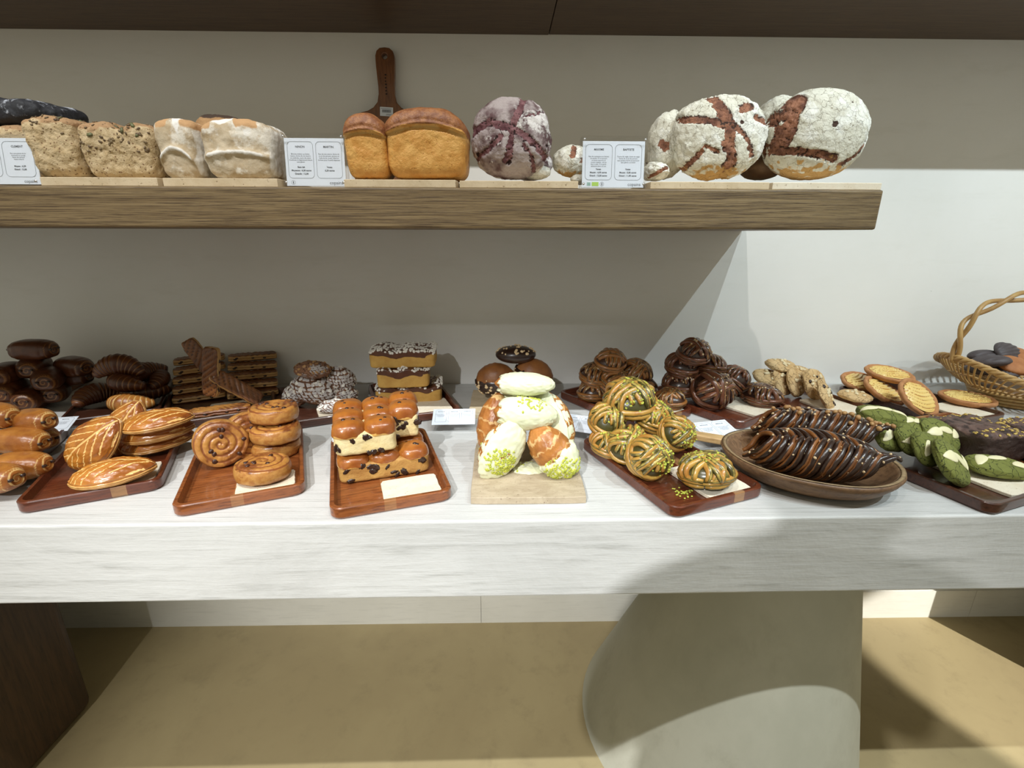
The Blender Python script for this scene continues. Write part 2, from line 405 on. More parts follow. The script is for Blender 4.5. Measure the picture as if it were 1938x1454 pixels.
tile(shelfx(80), shelfx(306), YF, -0.33, ST, 0.014, 'travertine slab under the two seeded tin loaves', group=gs, seed=2)
tile(shelfx(308), shelfx(529), YF + 0.004, -0.33, ST, 0.014, 'travertine slab under the two floured tin loaves', group=gs, seed=3)
tile(shelfx(651), shelfx(866), YF, -0.30, ST, 0.013, 'travertine slab under the two golden brioche loaves', group=gs, seed=4)
tile(shelfx(868), shelfx(1097), YF, -0.30, ST, 0.012, 'travertine slab under the purple scored round loaf', group=gs, seed=5)
tile(shelfx(1228), shelfx(1456), YF, -0.28, ST, 0.012, 'travertine slab under the star-scored floured boule', group=gs, seed=6)
tile(shelfx(1458), shelfx(1667), YF, -0.28, ST, 0.012, 'pitted travertine slab at the right end of the bread shelf', mat=M_travl, group=gs, seed=7)

TW, TD, TH, TFL = 0.200, 0.300, 0.021, 0.008
def make_tray(name, mat):
    """shallow serving tray with rounded corners, origin at the base centre"""
    m = MB(); o1 = rrect(TW, TD, 0.020, 6); i1 = rrect(TW - 0.014, TD - 0.014, 0.015, 6); i2 = rrect(TW - 0.022, TD - 0.022, 0.012, 6)
    n = len(o1); rings = []
    def ring(pts, off, z): rings.append([(x - TW / 2 + off, y - TD / 2 + off, z) for x, y in pts])
    ob = rrect(TW - 0.006, TD - 0.006, 0.018, 6)
    ring(ob, 0.003, 0); ring(o1, 0, 0.004); ring(o1, 0, TH - 0.002); ring(rrect(TW - 0.003, TD - 0.003, 0.019, 6), 0.0015, TH); ring(i1, 0.007, TH); ring(i2, 0.011, TFL)
    vs = [p for r in rings for p in r]; k = len(rings)
    fs = [(r * n + i, r * n + (i + 1) % n, (r + 1) * n + (i + 1) % n, (r + 1) * n + i) for r in range(k - 1) for i in range(n)]
    fs.append(tuple(range(n))[::-1]); fs.append(tuple((k - 1) * n + i for i in range(n)))
    m.add(vs, fs); return m.build(name, mat, smooth=True, sharp=35)
TR = {}
def place_tray(key, fl, deg, mat, label):
    o = make_tray('serving_tray', mat); rz = R(deg)
    c = Vector((fl[0], fl[1])) + Vector((TW / 2 * math.cos(rz) - TD / 2 * math.sin(rz), TW / 2 * math.sin(rz) + TD / 2 * math.cos(rz)))
    o.location = (c.x, c.y, TT + 0.0003); o.rotation_euler.z = rz; TR[key] = (Vector((fl[0], fl[1])), rz)
    return tag(o, label, 'tray', 'wooden serving trays on the table')
def tl(key, u, v, z=None):
    fl, rz = TR[key]; p = fl + Vector((u * math.cos(rz) - v * math.sin(rz), u * math.sin(rz) + v * math.cos(rz)))
    return Vector((p.x, p.y, z if z is not None else TT + TFL + 0.0006))
place_tray('t1', (-1.052, -0.722), 24, M_tray3, 'serving tray at the left edge, under the front pains au chocolat')
place_tray('t2', (-0.792, -0.724), 24, M_tray1, 'reddish serving tray under the leaf-shaped glazed turnovers')
place_tray('t3', (-0.532, -0.737), 22, M_tray2, 'orange-brown serving tray under the raisin swirls')
place_tray('t4', (-0.275, -0.748), 18, M_tray2, 'reddish-brown serving tray under the chocolate chip brioche')
place_tray('t6', (0.275, -0.752), 21, M_tray1, 'dark red serving tray under the pistachio knots')
place_tray('t7', (0.800, -0.750), 19, M_tray3, 'dark serving tray under the green matcha cookies')
place_tray('b0', (-1.375, -0.33), 16, M_tray2, 'serving tray at the back left under the heap of dark rolls')
place_tray('b1', (-1.033, -0.362), 27, M_tray3, 'serving tray at the back under the croissants')
place_tray('b2', (-0.790, -0.385), 27, M_tray3, 'serving tray at the back under the crossed pastry sticks')
place_tray('b3', (-0.525, -0.385), 25, M_tray3, 'serving tray at the back under the sugar-dusted almond croissants')
place_tray('b4', (-0.290, -0.352), 20, M_tray1, 'serving tray at the back under the pearl-sugar brioche blocks')
place_tray('b6', (0.319, -0.392), 33, M_tray1, 'serving tray at the back under the plain cinnamon knots')
place_tray('b7', (0.559, -0.385), 33, M_tray1, 'serving tray at the back under the dark chocolate hazelnut knots')
place_tray('b8', (0.765, -0.372), 18, M_tray1, 'serving tray at the back under the nut cookies')
place_tray('b9', (1.060, -0.392), 18, M_tray3, 'serving tray at the back under the apple tartlets')

def tray_tile(key, u0, u1, v0, v1, label, t=0.006):
    c = tl(key, (u0 + u1) / 2, (v0 + v1) / 2); rz = TR[key][1]
    o = tile(-(u1 - u0) / 2, (u1 - u0) / 2, -(v1 - v0) / 2, (v1 - v0) / 2, 0, t, label, M_travl, rz, 'small travertine tiles lying in the trays', seed=hash(label) % 97 if False else len(label))
    o.name = 'travertine_tile'; o.location = c; return o
tray_tile('t1', 0.09, 0.186, 0.014, 0.10, 'small pale tile in the front left tray beside the pains au chocolat')
tray_tile('t2', 0.09, 0.186, 0.014, 0.105, 'small pale tile under the front leaf-shaped turnover')
tray_tile('t3', 0.088, 0.184, 0.014, 0.085, 'small pale tile under the single raisin swirl')
tray_tile('t4', 0.085, 0.184, 0.014, 0.085, 'bare pale tile in front of the chocolate chip brioche')
tray_tile('t6', 0.088, 0.184, 0.014, 0.13, 'small pale tile under the single pistachio knot')
tray_tile('t7', 0.085, 0.184, 0.014, 0.15, 'small pale tile under the single matcha cookie')
tray_tile('b2', 0.10, 0.186, 0.05, 0.13, 'small pale tile beside the flat pastry stick')
tray_tile('b3', 0.10, 0.186, 0.014, 0.10, 'small pale tile under the front almond croissant')
tray_tile('b4', 0.07, 0.186, 0.014, 0.12, 'small pale tile in front of the pearl-sugar brioche')
tray_tile('b6', 0.09, 0.186, 0.014, 0.13, 'small pale tile under the single cinnamon knot')
tray_tile('b7', 0.088, 0.186, 0.014, 0.15, 'small pale tile under the single hazelnut knot')
tray_tile('b8', 0.085, 0.186, 0.014, 0.15, 'small pale tile under the single nut cookie')
tray_tile('b9', 0.09, 0.186, 0.014, 0.12, 'small pale tile under the single apple tartlet')
tile(-0.0565, 0.145, -0.700, -0.47, TT + 0.0003, 0.013, 'large travertine slab on the table under the cream-coated croissants', mat=stone('brown_travertine', (0.50, 0.41, 0.29), (0.38, 0.30, 0.20), (0.20, 0.14, 0.09)), rz=R(0.3), seed=11)
tile(-0.085, 0.10, -0.30, -0.10, TT + 0.0003, 0.012, 'travertine slab at the back under the chocolate-dipped buns', seed=12)

# chopping board leaning on the wall
def board():
    root = empty('chopping_board', (ony(740, 350, -0.05).x, -0.045, ST)); root.rotation_euler = (R(-4.5), 0, R(0))
    tag(root, 'brown wooden chopping board with a handle leaning on the wall behind the brioche loaves', 'chopping board')
    # outline in metres: x across, y up (built flat then stood up); from the photo's profile
    s_ = mpp(Vector((-0.3, -0.05, 1.6)))
    top, bot = ony(738, 87, -0.03).z - ST, 0.0
    prof = [(0, 0), (9, 1), (15, 6), (17.5, 14), (17.5, 26), (16.5, 45), (15, 65), (15, 78), (18, 92), (26, 101), (37, 107), (50, 110), (60, 117), (66, 128), (68, 145), (69, 180), (70, 240)]
    k = top / 262
    right = [(x_ * s_, top - y_ * s_) for x_, y_ in prof if top - y_ * s_ > 0.01] + [(70 * s_, 0.012), (64 * s_, 0.0)]
    right = [(0.0, top)] + right[1:]
    out = right[::-1]
    pts = [(x_, y_) for x_, y_ in right] 
    left = [(-x_, y_) for x_, y_ in right[::-1]][:-1]
    outline = pts + left                               # clockwise from the top
    outline = outline[::-1]
    hy = top - 15 * s_ ; hr = 0.0065
    n = len(outline); hs = 24
    # front and back faces with a hole: bridge by sorting angles
    m = MB(); T_ = 0.016
    bm = bmesh.new()
    def loop(pts_, y): return [bm.verts.new((a, y, b_)) for a, b_ in pts_]
    hole = [(hr * math.cos(2 * PI * i / hs), hy + hr * math.sin(2 * PI * i / hs)) for i in range(hs)]
    rings = []
    for y in (-T_ / 2, T_ / 2):
        o_ = loop(outline, y); h_ = loop(hole, y); rings.append((o_, h_))
        es = [bm.edges.new((o_[i], o_[(i + 1) % n])) for i in range(n)] + [bm.edges.new((h_[i], h_[(i + 1) % hs])) for i in range(hs)]
        bmesh.ops.triangle_fill(bm, edges=es, use_beauty=True)
    (o0, h0), (o1, h1) = rings
    for i in range(n): bm.faces.new((o0[i], o0[(i + 1) % n], o1[(i + 1) % n], o1[i]))
    for i in range(hs): bm.faces.new((h0[(i + 1) % hs], h0[i], h1[i], h1[(i + 1) % hs]))
    bmesh.ops.recalc_face_normals(bm, faces=bm.faces)
    me = bpy.data.meshes.new('board'); bm.to_mesh(me); bm.free(); me.materials.append(M_board)
    o = link(bpy.data.objects.new('board', me), root); bevel(o, 0.002, 2, 60)
    # price label with bar code
    lb = MB().box(-0.0165, 0.0165, 0, 0.0004, -0.0105, 0.0105).build('price_sticker', M_paper, root, smooth=False)
    lb.location = (-0.002, -T_ / 2 - 0.0008, top - 109 * s_); lb.rotation_euler = (0, R(3), 0)
    bc = MB(); rnd = random.Random(4); xx = -0.011
    while xx < 0.011:
        w_ = rnd.choice((0.0004, 0.0007, 0.0011)); bc.box(xx, xx + w_, -0.0004, 0, -0.002, 0.0045); xx += w_ + rnd.choice((0.0005, 0.0008))
    bc.box(-0.014, 0.013, -0.0004, 0, 0.0065, 0.0072); bc.box(0.0, 0.013, -0.0004, 0, -0.0062, -0.0055); bc.box(-0.002, 0.010, -0.0004, 0, -0.0084, -0.0078)
    bc.build('bar_code', M_ink, lb, smooth=False)
    # burnt-in mark running down the handle
    bmk = text_mb('PEBBLY', 0.009, 'CENTER') if False else MB()
    for i in range(7): bmk.box(-0.0022, 0.002 - 0.0006 * (i % 3), -0.0004, 0, top - (46 + i * 5.4) * s_ - 0.0016, top - (46 + i * 5.4) * s_ + 0.0012)
    bmk.build('burnt_mark', M_black, root, smooth=False).location = (0, -T_ / 2 - 0.0003, 0)

# lettering
def text_mb(s_, size, align='CENTER', lh=1.0, loc=(0, 0), mb=None, mi=0, bold=0.0):
    cu = bpy.data.curves.new('txt', 'FONT'); cu.body = s_; cu.size = size; cu.align_x = align; cu.align_y = 'TOP'; cu.space_line = lh
    cu.resolution_u = 2; cu.offset = bold
    ob = bpy.data.objects.new('txt', cu); col.objects.link(ob)
    dg = bpy.context.evaluated_depsgraph_get(); ev = ob.evaluated_get(dg); me = ev.to_mesh()
    mb = mb or MB()
    mb.add([(v.co.x + loc[0], v.co.y + loc[1], 0) for v in me.vertices], [tuple(p.vertices) for p in me.polygons], mi=mi)
    ev.to_mesh_clear(); bpy.data.objects.remove(ob); bpy.data.curves.remove(cu); return mb
def frame_mb(mb, x0, x1, y0, y1, r, t, mi=0):
    a = rrect(x1 - x0, y1 - y0, r, 6); b_ = rrect(x1 - x0 - 2 * t, y1 - y0 - 2 * t, max(r - t, 0.0003), 6); n = len(a)
    vs = [(x0 + p[0], y0 + p[1], 0) for p in a] + [(x0 + t + p[0], y0 + t + p[1], 0) for p in b_]
    mb.add(vs, [(i, (i + 1) % n, n + (i + 1) % n, n + i) for i in range(n)], mi=mi)
board()
CARD = {
 'maxime': [('MAXIME', 'Pain de campagne aux farines\nde meule, riz et sarrasin\net levain naturel a la\ncroute epaisse, cuit au\nfour a pain. Il se garde\nplusieurs jours au sec', 'Vegan\nMoyen : 6,50 euros\nGrand : 12,50 euros'),
            ('BAPTISTE', 'Tourte de seigle, levain de seigle\nfarine de riz et de sarrasin\navec graines de lin et tournesol\nsans gluten, au levain', 'Vegan\nMoyen : 5,50 euros\nGrand : 11,00 euros')],
 'martin': [('NINON', 'Brioche maison au levain,\nnature, farine de riz, beurre\net oeufs bio, sucre de canne\nmoelleuse et legerement doree\nsans gluten', 'Sans lait\nMoyenne : 6,20 euros\nGrande : 12,00'),
            ('MARTIN', 'Pain de mie nature, farine de\nriz et de sarrasin, graines et\nhuile de lin, levain. Ideal en\ntartines pour le petit dejeuner', 'Vegan\n6,20 euros')],
 'left': [('LEON', 'Pain au charbon vegetal\net aux graines de sesame\nfarine de riz, levain\ncroute epaisse', 'Moyen : 6,50\nGrand : 12,50'),
          ('CLEMENT', 'Pain aux graines de lin\ntournesol et courge\nfarine de sarrasin\nlevain naturel', 'Moyen : 6,20\nGrand : 12,00')],
}
def card_art(mb, w_, h_, panels, logos=True):
    """lettering and rules on a card of w x h, centred on x, bottom at y=0; material 0 ink, 1 green, 2 teal"""
    n = len(panels); mgn = w_ * 0.045; pw = (w_ - mgn * (n + 1)) / n
    y0, y1 = h_ * 0.16, h_ * 0.93
    for i, (t, body, price) in enumerate(panels):
        x0 = -w_ / 2 + mgn + i * (pw + mgn); cx = x0 + pw / 2
        frame_mb(mb, x0, x0 + pw, y0, y1, pw * 0.15, 0.00045)
        text_mb(t, h_ * 0.062, loc=(cx, y1 - h_ * 0.08), mb=mb, bold=0.00008)
        text_mb(body, h_ * 0.040, lh=1.05, loc=(cx, y1 - h_ * 0.24), mb=mb)
        if price: text_mb(price, h_ * 0.050, lh=1.4, loc=(cx, y0 + h_ * 0.26), mb=mb, bold=0.00012)
    if logos:
        text_mb('copains', h_ * 0.10, align='RIGHT', loc=(w_ / 2 - mgn, h_ * 0.115), mb=mb)
def upright_sign(key, px0, px1, pt, pb, y, label, rz=0.0, icons=('teal', 'green', 'wheat'), tilt=7):
    a, b_ = ony(px0, pb, y), ony(px1, pb, y); t = ony(px0, pt, y)
    w_ = (b_.x - a.x); h_ = (t.z - ST) / math.cos(R(tilt)); dp = 0.017
    root = empty('sign_holder', ((a.x + b_.x) / 2, y + 0.001, ST + 0.0022), (R(-tilt), 0, rz))
    tag(root, label, 'sign', 'upright clear sign holders on the bread shelf')
    # back and front acrylic plates, the card between them
    bk = MB().box(-w_ / 2, w_ / 2, 0.0045, dp, 0, h_).build('back_plate', M_acr, root, smooth=False); bevel(bk, 0.0012)
    cw, ch = w_ * 0.94, h_ * 0.90
    cdm = MB().box(-cw / 2, cw / 2, 0.0032, 0.0042, h_ * 0.02, h_ * 0.02 + ch).build('printed_card', M_paper, root, smooth=False)
    art = MB(); card_art(art, cw, ch, CARD[key])
    x = -cw * 0.42
    if 'teal' in icons:
        art.add([(x, ch * 0.035, 0), (x + cw * 0.06, ch * 0.035, 0), (x + cw * 0.06, ch * 0.11, 0), (x, ch * 0.11, 0)], [(0, 1, 2, 3)], mi=2)
        text_mb('AB', ch * 0.05, loc=(x + cw * 0.03, ch * 0.092), mb=art)
        x += cw * 0.08
        art.add([(x, ch * 0.03, 0), (x + cw * 0.11, ch * 0.03, 0), (x + cw * 0.11, ch * 0.115, 0), (x, ch * 0.115, 0)], [(0, 1, 2, 3)], mi=1)
        x += cw * 0.135
    cxx = x + cw * 0.03; n = 20; rr = ch * 0.045
    art.add([(cxx + rr * q * math.cos(2 * PI * i / n), ch * 0.072 + rr * q * math.sin(2 * PI * i / n), 0) for q in (1, 0.9) for i in range(n)], [(i, (i + 1) % n, n + (i + 1) % n, n + i) for i in range(n)])
    art.add([(cxx + rr * 0.25 * math.cos(2 * PI * i / 8), ch * 0.072 + rr * 0.7 * math.sin(2 * PI * i / 8), 0) for i in range(8)], [tuple(range(8))])
    ao = art.build('lettering', [M_ink, M_green, M_teal], cdm, smooth=False); ao.rotation_euler = (R(90), 0, 0); ao.location = (0, 0.0029, h_ * 0.02)
    fp = MB().box(-w_ / 2, w_ / 2, -0.0045, 0.002, 0, h_).build('front_plate', M_acr, root, smooth=False); bevel(fp, 0.001)
    for sx in (-1, 1):
        for zz in (0.07, 0.93):
            mg = MB().add([(0.0022 * math.cos(2 * PI * i / 14), yy, 0.0022 * math.sin(2 * PI * i / 14)) for yy in (-0.0055, -0.0045) for i in range(14)],
                [(i, (i + 1) % 14, 14 + (i + 1) % 14, 14 + i) for i in range(14)] + [tuple(range(14))]).build('screw', M_magnet, root)
            mg.location = (sx * w_ * 0.455, 0, h_ * zz)
upright_sign('maxime', 1098, 1222, 258, 356, -0.512 + 0.02, 'upright sign with two text panels and a green logo, left of the star-scored boule')
upright_sign('martin', 538, 657, 252, 350, -0.512 + 0.022, 'upright sign with two text panels, between the floured loaves and the small brioche loaf', icons=('wheat',))
upright_sign('left', -62, 78, 252, 348, -0.512 + 0.02, 'upright sign at the left end of the shelf, in front of the dark loaf', icons=('wheat',))

def table_sign(pc, w_, rz, label, n=3, flip=False, d=0.060):
    root = empty('table_sign', (pc.x, pc.y, TT + 0.0004), (0, 0, rz)); tag(root, label, 'sign', 'low clear sign blocks on the table')
    h0, h1 = 0.018, 0.034
    m = MB(); vs = [(-w_ / 2, -d / 2, 0), (w_ / 2, -d / 2, 0), (w_ / 2, d / 2, 0), (-w_ / 2, d / 2, 0), (-w_ / 2, -d / 2, h0), (w_ / 2, -d / 2, h0), (w_ / 2, d / 2, h1), (-w_ / 2, d / 2, h1)]
    m.add(vs, [(0, 3, 2, 1), (4, 5, 6, 7), (0, 1, 5, 4), (1, 2, 6, 5), (2, 3, 7, 6), (3, 0, 4, 7)])
    bevel(m.build('acrylic_block', M_acr, root, smooth=False), 0.0008)
    sl = math.atan2(h1 - h0, d); dl = math.hypot(d, h1 - h0)
    cdm = MB().box(-w_ / 2, w_ / 2, 0, dl, 0, 0.0006).build('printed_card', M_paper, root, smooth=False)
    cdm.location = (0, -d / 2, h0 + 0.0008); cdm.rotation_euler = (sl, 0, 0)
    art = MB(); body = 'Farine de riz, beurre, oeufs\nsucre de canne, levain\nnaturel, lait entier\npoudre de noisettes\net fleur de sel'
    card_art(art, w_ * 0.96, dl, [(t_, body, '') for t_ in ('PISTACHE', 'BRIOCHE', 'NOISETTE')[:n]], logos=False)
    ao = art.build('lettering', M_ink, cdm, smooth=False); ao.location = (0, 0, 0.0008)
def mid(*p):
    q = [onz(a, b_, TT + 0.01) for a, b_ in p]; return sum(q, Vector()) / len(q)
table_sign(mid((815, 800), (905, 800)) + Vector((0, -0.006, 0)), 0.100, R(2), 'low clear sign block between the chocolate chip brioche and the cream croissants')
table_sign(Vector((0.475, -0.445, 0)), 0.088, R(14), 'low clear sign block behind the bowl handle, left of the babka bowl', n=2, d=0.07)
table_sign(Vector((0.175, -0.40, 0)), 0.075, R(-22), 'low clear sign block between the cream croissants and the pistachio knots', n=2)
table_sign(Vector((-1.01, -0.395, 0)), 0.08, R(12), 'low clear sign block behind the leaf-shaped turnovers, at the front of the croissant tray', n=2, d=0.05)
table_sign(Vector((0.985, -0.455, 0)), 0.085, R(10), 'low clear sign block in front of the apple tartlets, behind the matcha cookies', n=2)
table_sign(Vector((-0.342, -0.452, 0)), 0.05, R(20), 'narrow clear sign block standing left of the chocolate chip brioche', n=1)
# ------------------------------------------------------------------ the loaves on the shelf
def bb(px0, px1, pt, pb, y):
    """centre and size of a thing whose outline fills those pixels on the plane y"""
    a, b_ = ony(px0, (pt + pb) / 2, y), ony(px1, (pt + pb) / 2, y); t, u = ony((px0 + px1) / 2, pt, y), ony((px0 + px1) / 2, pb, y)
    return Vector(((a.x + b_.x) / 2, y, (t.z + u.z) / 2)), b_.x - a.x, t.z - u.z

F_seed = food('seeded_dough', (0.60, 0.47, 0.29), (0.46, 0.33, 0.17), r=(0.40, 0.24, 0.12), ns=60, rough=0.8, bs=1.0, bd=0.006, bscale=60, speck=(150, 0.27, (0.22, 0.13, 0.06)))
F_floury = food('floured_crumb', (0.56, 0.47, 0.34), (0.42, 0.31, 0.18), r=(0.80, 0.77, 0.72), g=(0.52, 0.31, 0.15), ns=35, rough=0.85, bs=0.8, bd=0.003, bscale=60, patch=22, patch_col=(0.72, 0.67, 0.58), patch_rng=(0.47, 0.6))
F_brio = food('brioche_crust', (0.60, 0.28, 0.055), (0.72, 0.40, 0.11), r=(0.37, 0.155, 0.055, 0.22, 0.075, 0.026), g=(0.74, 0.45, 0.15), ns=42, nmix=1.3, rough=0.55, bs=1.0, bd=0.004, bscale=55, coat=0.08, speck=(150, 0.16, (0.40, 0.15, 0.03)))
F_purple = food('purple_floured_crust', (0.44, 0.38, 0.38), (0.11, 0.055, 0.06), r=(0.10, 0.032, 0.040, 0.27, 0.13, 0.14), g=(0.03, 0.012, 0.012), ns=20, nmix=2.0, rough=0.85, bs=1.0, bd=0.006, bscale=45, patch=15, patch_col=(0.76, 0.73, 0.72), patch_rng=(0.53, 0.60))
F_boule = food('floured_crust', (0.72, 0.70, 0.60), (0.56, 0.53, 0.42), r=(0.34, 0.15, 0.085, 0.13, 0.050, 0.030), g=(0.06, 0.03, 0.02), b=(0.55, 0.33, 0.12), ns=18, rough=0.9, bs=1.0, bd=0.005, bscale=55, crack=60, crack_col=(0.55, 0.48, 0.35), crack_w=0.02, patch=16, patch_col=(0.80, 0.79, 0.72), patch_rng=(0.46, 0.6))
F_dark = food('charcoal_crust', (0.028, 0.030, 0.038), (0.012, 0.012, 0.016), ns=30, rough=0.7, bs=0.8, bd=0.003, bscale=60, patch=30, patch_col=(0.50, 0.53, 0.60), patch_rng=(0.55, 0.66))
F_seedm = food('seeds_dark', (0.10, 0.06, 0.035), (0.20, 0.14, 0.07), ns=50, rough=0.6)
F_pump = food('pumpkin_seed', (0.16, 0.17, 0.07), (0.11, 0.10, 0.05), ns=40, rough=0.5)

def loaf(label, cat, box, depth, mat, fn=None, e=5.5, sub=6, name='tin_loaf', group=None, rz=0, back=None):
    (c, w_, h_) = box
    sx, sy, sz = w_ / 2, depth / 2, h_ / 2
    def f(d):
        p = sup(d, e, sx, sy, sz)
        return fn(d, p, sx, sy, sz) if fn else (p, (0, 0, 0))
    o = sculpt(name, mat, f, sub); o.location = (c.x, c.y + depth / 2, c.z); o.rotation_euler.z = rz
    return tag(o, label, cat, group)
def seeds(o, pts, mat, name='seeds', size=(0.0035, 0.002, 0.0012), seed=0):
    rnd = random.Random(seed); m = MB()
    for p, nrm in pts:
        q = Vector(nrm).to_track_quat('Z', 'Y').to_euler(); mt = q.to_matrix() @ Matrix.Rotation(rnd.uniform(0, 6.28), 3, 'Z'); k = rnd.uniform(0.75, 1.2)
        vs, fs = ico(1); m.add([mt @ Vector((d.x * size[0] * k, d.y * size[1] * k, d.z * size[2] * k)) + Vector(p) for d in vs], fs)
    return m.build(name, mat, o, kind='stuff')
def scatter(o, n, seed, test, lift=0.0005):
    """random points on the mesh of o where test(co, normal) holds"""
    rnd = random.Random(seed); me = o.data; P = list(me.polygons); out = []; tries = 0
    while len(out) < n and tries < n * 60:
        tries += 1; f = P[rnd.randrange(len(P))]
        if test(f.center, f.normal): out.append((f.center + f.normal * lift, tuple(f.normal)))
    return out

YL = -0.488                                    # front faces of the loaves
def f_seed(top_noise, seed, dip=0.0):
    def g(d, p, sx, sy, sz):
        u = p.z / sz
        p = Vector((p.x * (1 + 0.07 * u), p.y * (1 + 0.05 * u), p.z))
        if p.z > 0: p.z *= 1 - dip * math.exp(-((p.x - 0.012) / 0.016)**2) * sm(0.3, 1, u) - 0.1 * (p.x / sx)**2
        n = fbm(p + Vector((seed, 0, 0)), 28); n2 = fbm(p + Vector((seed, 4, 0)), 90)
        p += d * (0.0035 * n + 0.0018 * n2)
        return p, (sm(0.55, 0.95, u + 0.35 * n), 0, 0)
    return g
gl = 'tin loaves on the bread shelf'
o = loaf('small seeded tin loaf at the left, second in the row beside the upright sign', 'bread', bb(44, 141, 216, 336, YL), 0.14, F_seed, f_seed(1, 1), e=7, group=gl)
seeds(o, scatter(o, 90, 3, lambda c, n: n.z > 0.35 and c.y < 0.02), F_seedm, seed=1); seeds(o, scatter(o, 8, 4, lambda c, n: n.z > 0.4 and c.y < 0.0), F_pump, 'pumpkin_seeds', (0.006, 0.0035, 0.0015), 2)
o = loaf('wide seeded tin loaf with a notched top strewn with seeds', 'bread', bb(146, 284, 226, 339, YL), 0.13, F_seed, f_seed(1, 5, 0.22), e=7, group=gl)
seeds(o, scatter(o, 120, 5, lambda c, n: (n.z > 0.3 or (n.y < -0.5 and c.z > 0.02 - abs(c.x - 0.01) * 0.6 - 0.005)) and c.y < 0.03), F_seedm, seed=4)
seeds(o, scatter(o, 9, 8, lambda c, n: c.z > 0.02 and c.y < -0.02), F_pump, 'pumpkin_seeds', (0.006, 0.0035, 0.0015), 3)

def f_flour(seed, band_z, arch):
    def g(d, p, sx, sy, sz):
        u = p.z / sz; v = p.x / sx
        w_ = 1 + 0.10 * u if u < 0.35 else 1.035 - 0.02 * (u - 0.35)
        p = Vector((p.x * w_, p.y * (1 + 0.05 * u), p.z * (1 - 0.16 * v * v * sm(0, 1, u))))
        crease = abs(u - (band_z - arch * v * v)); 
        n = fbm(p + Vector((seed, 0, 0)), 22); n2 = fbm(p + Vector((seed, 4, 0)), 80)
        p += d * (0.003 * n + 0.0012 * n2) - Vector((0, 0, 0)) + Vector((0, -0.006 * math.exp(-(crease / 0.12)**2) if d.y < -0.3 else 0, 0))
        fl = max(math.exp(-(crease / 0.10)**2) * sm(0.95, 0.7, abs(v)), sm(0.62, 0.9, u + 0.5 * n - 0.15 * math.sin(v * 9 + seed)), sm(0.86, 0.98, abs(v) + 0.1 * n) * 0.8)
        gold = sm(0.5, 0.8, u) * sm(0.35, 0.6, math.sin(v * 5 + seed * 1.7 + 0.6 * u) * 0.5 + 0.5 + 0.2 * n) if u > 0.3 else 0
        return p, (fl * (1 - gold * 0.9) * 0.72, gold * 0.8, 0)
    return g
loaf('narrow floured tin loaf with a pale arched ridge', 'bread', bb(290, 367, 219, 338, YL), 0.13, F_floury, f_flour(2, -0.02, 0.5), e=6.5, group=gl)
loaf('wide floured tin loaf with a white flour band across its front', 'bread', bb(376, 512, 221, 339, YL - 0.004), 0.10, F_floury, f_flour(7, -0.12, 0.18), e=6, group=gl)
o = loaf('dark crusty loaf peeping over the floured tin loaves from behind', 'bread', bb(356, 455, 209, 330, -0.34), 0.12, food('burnt_crust', (0.45, 0.27, 0.12), (0.36, 0.20, 0.09), r=(0.06, 0.035, 0.022), ns=40, rough=0.85, bs=1, bd=0.004),
         lambda d, p, sx, sy, sz: (p + d * 0.004 * fbm(p, 40), (sm(0.75, 0.9, p.z / sz), 0, 0)), e=3.2, sub=5, name='crusty_loaf')

# charcoal loaf at the far left, on a pale seeded one
c, w_, h_ = bb(-95, 80, 172, 238, -0.40)
o = loaf('black charcoal loaf dusted with flour at the far left of the shelf', 'bread', (c, w_, h_), 0.15, F_dark,
     lambda d, p, sx, sy, sz: (Vector((p.x, p.y, p.z * (1 + 0.25 * math.sin(p.x * 60)) if False else p.z * (1 - 0.06 * (p.x / sx)))) + d * 0.006 * fbm(p, 25), (0, 0, 0)), e=2.5, name='charcoal_loaf')
o = loaf('pale seeded loaf lying under the black charcoal loaf', 'bread', bb(-95, 62, 232, 336, -0.42), 0.15, F_seed, f_seed(1, 9), e=6, group=gl)

# golden brioche loaves
def f_brio(seed, zc, arch):
    def g(d, p, sx, sy, sz):
        u = p.z / sz; v = p.x / sx
        line = zc + arch * (1 - v * v)
        if u > -0.6: p = Vector((p.x * (1 + 0.03 * sm(-0.6, 0.6, u)), p.y * (1 + 0.05 * sm(-0.6, 0.6, u)), p.z))
        if u > 0: p.z *= 1 - 0.36 * abs(v)**2.4 * sm(0, 0.9, u)
        n = fbm(p + Vector((seed, 0, 0)), 16); n2 = fbm(p + Vector((seed, 4, 0)), 70)
        cr = u - line
        p += d * (0.002 * n + 0.0006 * n2)
        if d.y < 0.2: p += Vector((0, -0.006 * math.exp(-((cr - 0.07) / 0.05)**2) + 0.004 * math.exp(-((cr + 0.02) / 0.05)**2) - 0.005 * sm(0.0, 0.25, cr), 0))
        pale = math.exp(-((cr + 0.02) / 0.09)**2) * (0.7 + 0.6 * n2)
        edge = max(sm(0.86, 1.0, abs(v)), sm(-0.86, -0.98, u)) * 0.45
        return p, (min(1, sm(0.0, 0.16, cr + 0.12 * n) + edge), pale, 0)
    return g
loaf('small golden brioche loaf, narrow with a brown dome', 'bread', bb(648, 730, 208, 338, YL - 0.004), 0.10, F_brio, f_brio(3, 0.22, 0.14), e=5, group='golden brioche loaves')
loaf('large golden brioche loaf with a wide brown dome', 'bread', bb(725, 882, 197, 338, YL - 0.006), 0.125, F_brio, f_brio(8, 0.18, 0.24), e=5, group='golden brioche loaves')

